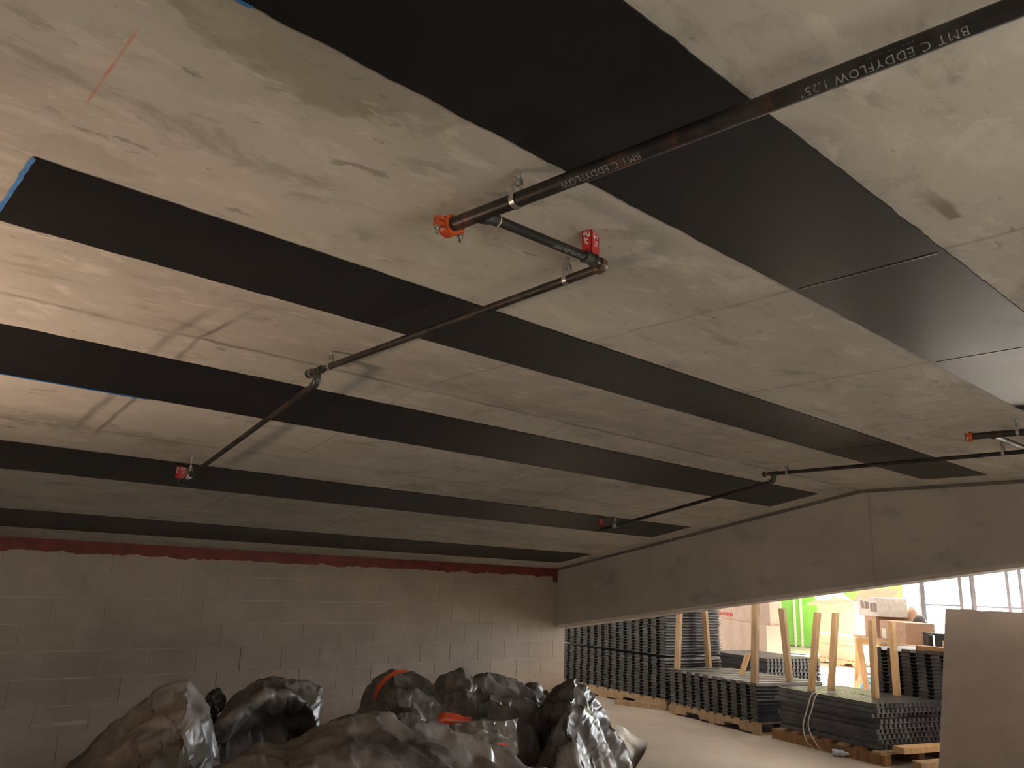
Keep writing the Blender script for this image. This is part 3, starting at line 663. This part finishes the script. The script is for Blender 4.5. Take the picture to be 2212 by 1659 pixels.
rows = [[pyy(px, py, 4.7) for px, py in ((1330, 1565), (1348, 1572), (1372, 1590), (1400, 1603))], [pyy(px, py, 4.55) for px, py in ((1325, 1600), (1350, 1610), (1375, 1612), (1398, 1610))], [pyy(px, py, 4.45) for px, py in ((1330, 1690), (1355, 1680), (1372, 1660), (1392, 1625))]]
sheet('corner_flap', rows, 11, 6, 6, .015, parent=tp)
# small black bundle low at the far left, and a dark knob standing in the gap
rows = drape([(95, 1720), (125, 1668), (150, 1645), (180, 1636), (215, 1648), (240, 1700)], [[(100, 1750), (128, 1700), (155, 1685), (182, 1680), (212, 1690), (235, 1730)]], 5.1, [4.9], .25, .2)
tag(sheet('plastic_sheeting', rows, 12, 5, 5, .02), 'small dark plastic bundle low beside the left end of the heap', 'plastic sheet', 'black plastic sheeting')
p = pyy(466, 1516, 4.5)
kn = MB().tube([Vector((p.x, p.y, .0)), Vector((p.x, p.y, p.z - .06))], .016, 10).build('mop_head_pole', M['black'])
vs = []; fs = []
me = bpy.data.meshes.new('tuft'); bm = bmesh.new(); bmesh.ops.create_icosphere(bm, subdivisions=3, radius=.048)
for v in bm.verts: v.co *= 1 + .35 * noise.noise(v.co * 60); v.co.z *= 1.35
bm.to_mesh(me); bm.free(); me.materials.append(M['black']); o = bpy.data.objects.new('tuft', me); C.objects.link(o); o.parent = kn; o.location = p
tag(kn, 'dark fuzzy knob standing in the gap between two plastic humps', 'broom head')

S.frame_start = 1; S.frame_end = 30
for k in range(1, 27): S.frame_set(k)
dg = bpy.context.evaluated_depsgraph_get()
for o in films:
    me = bpy.data.meshes.new_from_object(o.evaluated_get(dg)); o.modifiers.clear(); old = o.data; o.data = me; bpy.data.meshes.remove(old)
    for v in me.vertices:
        if v.co.z < .004: v.co.z = .004
    me.polygons.foreach_set('use_smooth', [True] * len(me.polygons)); me.name = 'plastic_sheeting'
S.frame_set(1)

# ------------------------------------------------------------------ pallets and stacks beyond the beam
def rot2(v, a): return Vector((v[0] * math.cos(a) - v[1] * math.sin(a), v[0] * math.sin(a) + v[1] * math.cos(a), v[2] if len(v) > 2 else 0))
def pallet(o, a, L, W, label, style):
    """front edge runs from o along local +y (rotated by a); local +x goes back"""
    root = empty('wooden_pallet', (o.x, o.y, 0)); root.rotation_euler.z = 0; tag(root, label, 'pallet', 'wooden pallets under the stacks')
    T = lambda x, y, z: Vector((o.x, o.y, 0)) + rot2((x, y, z), a)
    def bx(x0, y0, z0, x1, y1, z1, name, mat):
        vs = [T(*q) for q in ((x0, y0, z0), (x1, y0, z0), (x1, y1, z0), (x0, y1, z0), (x0, y0, z1), (x1, y0, z1), (x1, y1, z1), (x0, y1, z1))]
        MB().add(vs, [(3, 2, 1, 0), (4, 5, 6, 7), (0, 1, 5, 4), (1, 2, 6, 5), (2, 3, 7, 6), (3, 0, 4, 7)]).build(name, M[mat], root)
    if style == 'notched':
        prof = [(0, .02), (0, .115)]; y = 0
        for k in range(2):
            c = L * (.28 + .44 * k); prof_n = [(c - .13, .02), (c - .11, .065), (c + .11, .065), (c + .13, .02)]
            prof = prof  # notches are added to the lower edge below
        low = [(0, .02)]
        for k in range(2):
            c = L * (.28 + .44 * k); low += [(c - .14, .02), (c - .115, .065), (c + .115, .065), (c + .14, .02)]
        low += [(L, .02)]
        poly = low + [(L, .115), (0, .115)]
        for x0 in (.0, W / 2 - .02, W - .04):
            n = len(poly); vs = [T(x0, u, v) for u, v in poly] + [T(x0 + .04, u, v) for u, v in poly]
            MB().add(vs, [tuple(range(n - 1, -1, -1)), tuple(range(n, 2 * n))] + [(i, (i + 1) % n, n + (i + 1) % n, n + i) for i in range(n)]).build('stringer', M['pine2'], root)
        nb = 11
        for k in range(nb): bx(0, L * k / nb + .015, .115, W, L * (k + 1) / nb - .03, .135, 'deck_board', 'pine2')
        for k in (0, nb // 2, nb - 1): bx(0, L * k / nb + .015, 0, W, L * (k + 1) / nb - .03, .02, 'bottom_board', 'pine2')
    else:
        for x0 in (0, W / 2 - .045, W - .09): bx(x0, 0, 0.0, x0 + .09, L, .095, 'bearer', 'timber')
        for k in range(7): bx(-.01, L * k / 7 + .02, .095, W, L * k / 7 + .13, .118, 'deck_board', 'timber' if k % 2 else 'pine2')
    return root
def deck_mesh(name, Lx, Ly, pitch, along, rib, mat, base=.006, gap=.004):
    """ribbed steel deck tray; ribs run along local x ('x') or local y ('y'); pitch = stacking height"""
    m_ = MB(); m_.box((0, 0, 0), (Lx, Ly, base)); h = pitch - gap
    span = Ly if along == 'x' else Lx; n = int(span / rib)
    for k in range(n):
        c = span * (k + .5) / n; w0, w1 = rib * .34, rib * .27
        if along == 'x': poly = [(c - w0, base), (c + w0, base), (c + w1, h), (c - w1, h)]; m_.prism(poly, 'x', 0, Lx)
        else: poly = [(c - w0, base), (c + w0, base), (c + w1, h), (c - w1, h)]; m_.prism(poly, 'y', 0, Ly)
    me = bpy.data.meshes.new(name); me.from_pydata([tuple(p) for p in m_.v], [], m_.f)
    bm = bmesh.new(); bm.from_mesh(me); bmesh.ops.recalc_face_normals(bm, faces=bm.faces[:]); bm.to_mesh(me); bm.free(); me.materials.append(M[mat]); return me
def stack(me, o, a, z0, pitch, n, label, group, jit=.006, name='steel_deck_panel', offs=None, toplabel=None, zgap=None, lowlabel=None):
    rr = random.Random(len(group)); z = z0; last = first = None
    for k in range(n):
        if zgap and k == zgap[0]: z += zgap[1]
        ob = bpy.data.objects.new(name, me); C.objects.link(ob); d = rot2((rr.uniform(-jit, jit) + (offs(k)[0] if offs else 0), rr.uniform(-jit, jit) + (offs(k)[1] if offs else 0), 0), a)
        ob.location = (o.x + d.x, o.y + d.y, z); ob.rotation_euler.z = a; z += pitch
        tag(ob, label, 'steel panel', group); last = ob; first = ob if k == 0 else first
    if toplabel: last['label'] = toplabel
    if lowlabel: first['label'] = lowlabel
    return z
A1 = Vector((8.985, 6.80, 0)); a1 = math.radians(-10.5)
A2 = Vector((8.41, 5.10, 0)); a2 = math.radians(-16.0)
A3 = Vector((8.00, 3.56, 0)); a3 = math.radians(-17.0)
pallet(A1, a1, 2.65, 1.05, 'pale wooden pallet under the tall panel stack by the wall end', 'notched')
pallet(A2, a2, 1.60, 1.05, 'pale notched wooden pallet under the low long panel stack', 'notched')
pallet(A3, a3, 1.46, 1.00, 'brown timber skid under the strapped panel stack', 'solid')
dm1 = deck_mesh('steel_deck_panel', 1.02, 1.62, .037, 'x', .160, 'deck')
dm0 = deck_mesh('steel_deck_panel', 1.02, 2.72, .037, 'x', .165, 'deck')
dm3 = deck_mesh('steel_tray_panel', .95, 1.30, .046, 'y', .062, 'deck2')
stack(dm0, A1 + rot2((.01, -.02, 0), a1), a1, .136, .037, 34, 'dark ribbed steel panel in the tall stack by the wall end', 'panels in the tall stack by the wall end', zgap=(14, .03), lowlabel='lowest ribbed steel panel of the tall stack, lying on the pale pallet')
ztop2 = stack(dm1, A2 + rot2((.01, .0, 0), a2), a2, .136, .037, 11, 'dark ribbed steel panel in the low long stack', 'panels in the low long stack', lowlabel='lowest ribbed steel panel of the low long stack, lying on the notched pallet', toplabel='ribbed steel panel on top of the low long stack, pine stakes standing on it')
ztop3 = stack(dm3, A3 + rot2((.04, .08, 0), a3), a3, .119, .046, 9, 'dark grey steel tray in the strapped stack on the brown skid', 'trays in the strapped stack', lowlabel='lowest steel tray of the strapped stack, lying on the brown skid', jit=.02, name='steel_tray_panel', offs=lambda k: (.01 * (k % 3), [0, .02, .0, .03, .02, .01, .04, .03, .03][k % 9]), toplabel='dark steel tray on top of the strapped stack, four stakes standing on it')
# stack of trays behind the low long stack
A5 = Vector((10.05, 5.95, 0)); a5 = math.radians(-18)
pallet(A5, a5, 1.4, 1.0, 'wooden pallet under the tray stack behind the low long stack', 'notched')
ztop5 = stack(dm3, A5, a5, .136, .046, 12, 'dark grey steel tray in the stack behind the leaning stakes', 'trays in the rear stack', jit=.012, name='steel_tray_panel', toplabel='grey steel tray on top of the rear stack behind the leaning stakes')
# stack beside the plaster sheet
A4 = Vector((8.95, 2.55, 0)); a4 = math.radians(-8)
stack(dm1, A4, a4, .002, .037, 27, 'dark ribbed steel panel in the stack beside the plaster sheet', 'panels in the stack beside the plaster sheet', toplabel='ribbed steel panel on top of the stack beside the plaster sheet, planks on it')
# ------------------------------------------------------------------ pine stakes on the stacks
def stake(ptop, pbot, base, z0, wd, dp, label, mat='pine', rz=-.28, fix=False):
    """post standing on z0 near base (x, y), leaning so that its head lands where the photo shows it"""
    b = pline(pbot[0], pbot[1], base); k = (z0 - EYE) / (b.z - EYE); b = Vector((b.x * k, b.y * k, z0))
    if fix: b = Vector((base[0], base[1], z0))
    t = pline(ptop[0], ptop[1], (b.x, b.y)); d = t - b
    m_ = MB(); u = rot2((1, 0, 0), rz) * dp / 2; v = rot2((0, 1, 0), rz) * wd / 2; vs = []
    for q in (Vector((0, 0, 0)), d): vs += [q - u - v, q + u - v, q + u + v, q - u + v]
    m_.add(vs, [(3, 2, 1, 0), (4, 5, 6, 7), (0, 1, 5, 4), (1, 2, 6, 5), (2, 3, 7, 6), (3, 0, 4, 7)])
    o_ = m_.build('pine_stake', M[mat]); o_.location = b; tag(o_, label, 'stake', 'pine stakes on the panel stacks'); return o_
z2 = ztop2 - .004; z3 = ztop3 - .004
stake((1468, 1318), (1463, 1446), (8.62, 6.45), z2, .085, .04, 'pine stake at the end of the low stack, next to the tall stack', 'pine2')
stake((1522, 1318), (1531, 1441), (9.35, 6.35), z2, .085, .04, 'leaning pine stake at the back of the low stack, beside the dark post', 'pine2')
stake((1632, 1302), (1640, 1482), (8.515, 5.20), z2, .085, .045, 'broad pine stake at the front corner of the low stack', 'pine2', fix=True)
stake((1689, 1314), (1706, 1472), (9.36, 5.12), z2, .085, .04, 'leaning pine stake in front of the green panels at the back of the low stack', 'pine2')
stake((1616, 1412), (1602, 1456), (9.2, 5.55), z2, .07, .035, 'short pine offcut leaning behind the broad stake on the low stack', 'pine')
stake((1766, 1323), (1752, 1492), (8.62, 4.80), z3, .055, .055, 'leftmost of the four pine stakes on the strapped stack')
stake((1805, 1324), (1795, 1488), (9.25, 4.80), z3, .055, .055, 'pine stake in front of the big carton, at the back of the strapped stack')
stake((1883, 1340), (1891, 1508), (8.20, 3.78), z3, .055, .055, 'pine stake at the front right corner of the strapped stack')
stake((1926, 1343), (1938, 1502), (9.0, 3.72), z3, .055, .055, 'rightmost of the four pine stakes on the strapped stack')
# loose lumber
def lumber(p, q, wd, ht, label, mat='pine', cat='board'):
    p = Vector(p); q = Vector(q); c = (p + q) / 2; m_ = MB().bar(p - c, q - c, wd, ht); o_ = m_.build('lumber_offcut', M[mat], bevel=.003); o_.location = c; tag(o_, label, cat, 'loose lumber by the stacks'); return o_
a = pz(1330, 1516, .03); b = pz(1452, 1530, .03)
lumber(a, b, .09, .06, 'pale board lying on the floor in front of the tall stack pallet', 'pine2')
a = A3 + rot2((.12, -.06, .165), a3); b = A3 + rot2((.95, -.06, .165), a3); a.z = b.z = .150
lumber(a, b, .13, .055, 'short pine board under the right end of the strapped stack')
a = A3 + rot2((.10, -.26, 0), a3); b = A3 + rot2((.9, -.26, 0), a3); a.z = b.z = .045
lumber(a, b, .10, .088, 'weathered plank on the floor right of the brown skid', 'pine2')
q = pline(1990, 1396, (9.3, 3.4)); zt4 = .002 + 27 * .037 - .004
lumber((9.05, 2.35, zt4 + .022), (9.24, 3.66, zt4 + .022), .12, .044, 'brown plank on top of the stack beside the plaster sheet', 'timber')
lumber((9.3, 2.5, zt4 + .055), (9.40, 3.45, zt4 + .055), .10, .10, 'short pine block on top of the stack beside the plaster sheet', 'pine')
lumber((9.45, 3.60, zt4), (9.45, 3.60, zt4 + .15), .05, .05, 'dark steel stub on top of the stack beside the plaster sheet', 'black', 'steel stub')
# white strap loose over the strapped stack
fr = lambda s, d, z: A3 + rot2((d, s, 0), a3) + Vector((0, 0, z))
for k, (s0, lab) in enumerate(((.86, 'left of the two white straps hanging over the strapped stack'), (.80, 'right of the two white straps hanging over the strapped stack'))):
    pts = [fr(s0 - .30, .42, ztop3 + .012), fr(s0 - .22, .30, ztop3 + .03), fr(s0 - .10, .16, ztop3 + .025), fr(s0 - .02, .05, ztop3 + .012), fr(s0 + .02, .015, ztop3 - .03), fr(s0 + .06, .0, ztop3 - .15), fr(s0 + .10, -.02, ztop3 - .28), fr(s0 + .10 - .03 * k, -.035, .16), fr(s0 + .04 - .1 * k, -.05, .06 - .03 * k), fr(s0 - .06 - .15 * k, -.06, .02)]
    sm = []
    for i in range(len(pts) - 1):
        for t in range(5): sm.append(catmull(pts[max(i - 1, 0)], pts[i], pts[i + 1], pts[min(i + 2, len(pts) - 1)], t / 5))
    sm.append(pts[-1]); tag(MB().ribbon(sm, rot2((0, 1, 0), a3), .016, .003).build('packing_strap', M['strap']), lab, 'strap', 'straps on the panel stack')
# discarded clear bottle on the floor
bt = empty('plastic_bottle', pz(1798, 1633, 0)); p = bt.location.copy(); dv = Vector((.5, -.86, 0)); p.z = .034
MB().tube([p, p + dv * .004, p + dv * .10, p + dv * .125, p + dv * .14], [.026, .032, .032, .014, .012], 16).build('body', M['chrome'], bt, smooth=True); MB().tube([p + dv * .138, p + dv * .155], .0135, 12).build('cap', M['white'], bt)
tag(bt, 'small clear plastic bottle lying on the floor before the brown skid', 'bottle')
# plaster sheet standing at the right edge
c0 = Vector((7.98, 3.085, 0)); c1 = Vector((8.25, 1.35, 0)); dd = (c1 - c0).normalized(); nn = Vector((-dd.y, dd.x, 0)); nn = nn if nn.x > 0 else -nn
hs = 1.438; ln = Vector((.0, -.19, 0))
for k, (off_, hh, lab) in enumerate(((0.0, hs, 'large pale plaster sheet standing at the right edge of the picture'),)):
    m_ = MB(); L_ = 1.75; vs = []
    pts = [(0, 0), (L_, 0), (L_, hh - .01), (.36, hh + .0), (.28, hh - .006), (.22, hh + .006), (0, hh)]
    fr_ = [c0 + dd * u + nn * off_ + Vector((0, 0, v)) + ln * (v / hs) for u, v in pts]; bk_ = [p + nn * .03 for p in fr_]; n = len(pts)
    m_.add(fr_ + bk_, [tuple(range(n - 1, -1, -1)), tuple(range(n, 2 * n))] + [(i, (i + 1) % n, n + (i + 1) % n, n + i) for i in range(n)])
    so = m_.build('plaster_sheet', M['board']); tag(so, lab, 'plaster sheet')

# ------------------------------------------------------------------ far hall: cartons, trestle table, machine
def carton(loc, rz, sx, sy, sz, label, mat, name='cardboard_box', cat='box'):
    root = empty(name, loc); tag(root, label, cat)
    T = lambda x, y, z: Vector(loc) + rot2((x, y, 0), rz) + Vector((0, 0, z))
    def bx(x0, y0, z0, x1, y1, z1, nm, mt, par=None):
        vs = [T(*q) for q in ((x0, y0, z0), (x1, y0, z0), (x1, y1, z0), (x0, y1, z0), (x0, y0, z1), (x1, y0, z1), (x1, y1, z1), (x0, y1, z1))]
        return MB().add(vs, [(3, 2, 1, 0), (4, 5, 6, 7), (0, 1, 5, 4), (1, 2, 6, 5), (2, 3, 7, 6), (3, 0, 4, 7)]).build(nm, M[mt], par or root)
    bx(0, 0, 0, sx, sy, sz, 'body', mat)
    return root, bx
def dashes(bx, face, u0, v0, n, wd, ht, mat, step, seed=1):
    rr = random.Random(seed)
    for k in range(n):
        w_ = wd * rr.uniform(.5, 1.1); h_ = ht * rr.uniform(.7, 1.0); bx(face - .004, u0 - k * step - w_, v0, face, u0 - k * step, v0 + h_, 'print', mat)
# big wrapped crates behind the low stack
g0 = pz(1500, 1328, 1.0); g1 = pz(1655, 1351, 1.0); rzc = math.atan2(g0.y - g1.y, g0.x - g1.x) - PI / 2
LL = (g0 - g1).length
cr, bx = carton((g1.x, g1.y, 0), rzc, .26, LL, 1.0, 'wide pinkish cardboard crate behind the rear tray stack', 'card2', 'cardboard_crate', 'crate')
cr2, bx = carton(Vector((g1.x, g1.y, 1.0)) + rot2((.08, .02, 0), rzc), rzc, .18, LL - .04, .95, 'upper pinkish crate with red lettering on the wide crate', 'card2', 'cardboard_crate', 'crate')
dashes(bx, 0, LL * .70, .07, 13, .085, .075, 'redink', .105, 4); bx(-.004, LL * .55, .36, 0, LL * .72, .40, 'label', 'white')
k0 = pz(1658, 1392, .14); 
k0 = pz(1692, 1392, .14); cr3, bx = carton((k0.x, k0.y, .0), .515, .7, .9, 2.1, 'tall brown carton wrapped in film beside the green panels', 'card', 'wrapped_carton', 'box')
bx(-.006, .16, 1.22, 0, .62, 1.42, 'label_plate', 'timber'); bx(-.01, .2, 1.26, -.006, .58, 1.38, 'label', 'card')
for k, (u, v, a_, b_) in enumerate(((.3, 1.55, .2, .06), (.66, 1.5, .06, .2), (.1, .95, .08, .08), (.55, .55, .03, .5), (.7, .3, .03, .7), (.42, 1.12, .15, .035))): bx(-.005, u, v, 0, u + a_, v + b_, 'film_glint', 'white')
# open big carton on its own pallet
cb = pz(1806, 1424, .14)
pallet(Vector((cb.x - .15, cb.y - .65, 0)), -.42, 1.5, 1.2, 'wooden pallet under the big open carton in the bright hall', 'notched')
c4, bx = carton((cb.x - .05, cb.y - .55, .137), -.42, 1.05, 1.30, 1.30, 'big open brown carton on a pallet in the bright hall', 'card', 'open_carton')
bx(-.006, -.004, .52, 0, 1.304, .565, 'tape', 'white'); bx(-.004, 0, .30, 0, 1.3, .315, 'seam', 'timber')
T = lambda x, y, z: c4.location + rot2((x, y, 0), -.42) + Vector((0, 0, z))
for nm, q in (('flap', [(0, 0, 1.3), (0, 1.3, 1.3), (-.30, 1.32, 1.18), (-.30, .3, 1.20)]), ('flap', [(0, 0, 1.3), (1.05, 0, 1.3), (1.0, -.42, 1.42), (.05, -.42, 1.40)]), ('flap', [(1.05, 0, 1.3), (1.05, 1.3, 1.3), (1.35, 1.3, 1.62), (1.35, .05, 1.62)]), ('flap', [(0, 1.3, 1.3), (1.05, 1.3, 1.3), (1.0, 1.6, 1.5), (.05, 1.6, 1.5)])):
    P_ = [T(*v) for v in q]; nr_ = (P_[1] - P_[0]).cross(P_[3] - P_[0]).normalized() * .006
    MB().add(P_ + [p + nr_ for p in P_], [(3, 2, 1, 0), (4, 5, 6, 7), (0, 1, 5, 4), (1, 2, 6, 5), (2, 3, 7, 6), (3, 0, 4, 7)]).build(nm, M['card'], c4)
dashes(bx, 0, .28, 1.02, 1, .08, .09, 'ink', .1); dashes(bx, 0, .18, 1.04, 4, .03, .05, 'ink', .04)
# trestle table
ta = pz(1843, 1370, .96); tb = pz(2010, 1404, .96); dt = (tb - ta).normalized(); tb = ta + dt * 2.7; TZ = .96; nt = Vector((-dt.y, dt.x, 0)); nt = nt if nt.x > 0 else -nt
tp_ = MB().bar(ta + nt * .35 + Vector((0, 0, -.02)), tb + nt * .35 + Vector((0, 0, -.02)), .70, .04).build('table_board', M['pine2']); tag(tp_, 'long board laid over trestles as a table in the bright hall', 'table top')
for k, s in enumerate((.30, 1.55)):
    c = ta + dt * s; th = empty('sawhorse', (c.x, c.y, 0)); tag(th, ('white wooden sawhorse under the carton end of the long table board', 'white wooden sawhorse nearer the plaster sheet under the long table board')[k], 'sawhorse', 'sawhorses under the table board')
    MB().bar(Vector((c.x, c.y, .875)) + nt * -.05, Vector((c.x, c.y, .875)) + nt * .75, .09, .09).build('top_rail', M['pine'], th)
    for d in (.0, .70):
        for s2 in (-1, 1): MB().bar(Vector((c.x, c.y, .83)) + nt * d + dt * s2 * .03, Vector((c.x, c.y, 0.0)) + nt * d + dt * s2 * .34, .035, .085, tuple(nt)).build('leg', M['pine'], th)
    for d in (.0, .70): MB().bar(Vector((c.x, c.y, .32)) + nt * d - dt * .22, Vector((c.x, c.y, .32)) + nt * d + dt * .22, .03, .08).build('brace', M['pine'], th)
rt = math.atan2(dt.y, dt.x) + PI / 2
def ontable(s, d, rz, sx, sy, sz, label, mat, z=.96, name='cardboard_box', cat='box'):
    p = ta + dt * s + nt * d; return carton((p.x, p.y, z), rz, sx, sy, sz, label, mat, name, cat)
r_, bx = ontable(2.35, .08, rt, .35, 1.15, .26, 'long brown carton with white label on the table board', 'card')
bx(-.004, .86, .02, 0, 1.06, .15, 'label', 'white'); bx(-.004, .38, .09, 0, .52, .15, 'print', 'redink')
r_, bx = ontable(.95, .10, rt, .4, .62, .30, 'brown carton under the white printed box on the table', 'card')
r_, bx = ontable(1.12, .08, rt + .08, .42, .78, .26, 'white box with red-brown print stacked on the table', 'white', 1.262)
dashes(bx, 0, .66, .10, 4, .075, .12, 'ink', .085, 2); dashes(bx, 0, .26, .06, 3, .075, .13, 'ink', .085, 5)
for (s0, d0, w0, h0, mt, sd, lab) in ((1.30, .62, .40, .34, 'black', 21, 'crumpled dark wrapping on the table behind the long brown carton'), (1.02, .60, .34, .46, 'card', 22, 'crumpled brown paper on the table behind the white printed box')):
    p0 = ta + dt * s0 + nt * d0; rows = []
    for j in range(5):
        rows.append([p0 + dt * w0 * (i / 4 - .5) + nt * (j * .07 - .14) + Vector((0, 0, .02 + h0 * max(0, math.sin(PI * (j + .15) / 4.3)) * (.35 + .65 * math.sin(PI * (i + .5) / 5)) * (.75 + .25 * ((i * 3 + j * 5) % 3)))) for i in range(5)])
    tag(sheet('crumpled_wrap', rows, sd, 6, 6, .05, mat=mt), lab, 'wrapping')
r_, bx = ontable(2.80, .25, rt, .3, .35, .16, 'small black case at the end of the table board', 'black', name='black_case', cat='case')
# blue machine base on the floor
bl = pz(1857, 1491, 0); br = pz(1955, 1497, 0); rb = math.atan2(bl.y - br.y, bl.x - br.x) - PI / 2
mc, bx = carton((br.x, br.y, 0), rb, .45, (bl - br).length, .19, 'low blue steel machine base on the floor under the table', 'blue', 'machine_base', 'machine')
bx(.04, .05, .19, .40, (bl - br).length - .08, .215, 'cover', 'blue')
for u in (.12, .40, .52): bx(-.006, u, .10, 0, u + .035, .135, 'bolt', 'black')
# dark steel post and boards on the hall floor
pp = pz(1502, 1442, 0); pp = Vector((11.2, 11.2 * pp.y / pp.x, 0))
po = MB().box((pp.x - .06, pp.y - .055, 0), (pp.x + .06, pp.y + .055, 2.6)).box((pp.x - .12, pp.y - .12, 0), (pp.x + .12, pp.y + .12, .02)).build('steel_post', M['steelblue']); tag(po, 'dark blue steel post rising beside the tall panel stack', 'post')
for (pxa, pya, pxb, pyb, lab) in ((1700, 1411, 1742, 1414, 'thin dark bar lying on the bright floor below the green panels'), (1722, 1435, 1748, 1433, 'flat dark board lying on the bright floor left of the big carton')):
    a = pz(pxa, pya, .02); b = pz(pxb, pyb, .02); lumber(a, b, .12, .03, lab, 'steelblue', 'bar')
a = pz(1866, 1452, .02); b = pz(1905, 1460, .02); lumber(a, b, .1, .03, 'grey bar on the bright floor under the table board', 'steelblue', 'bar')
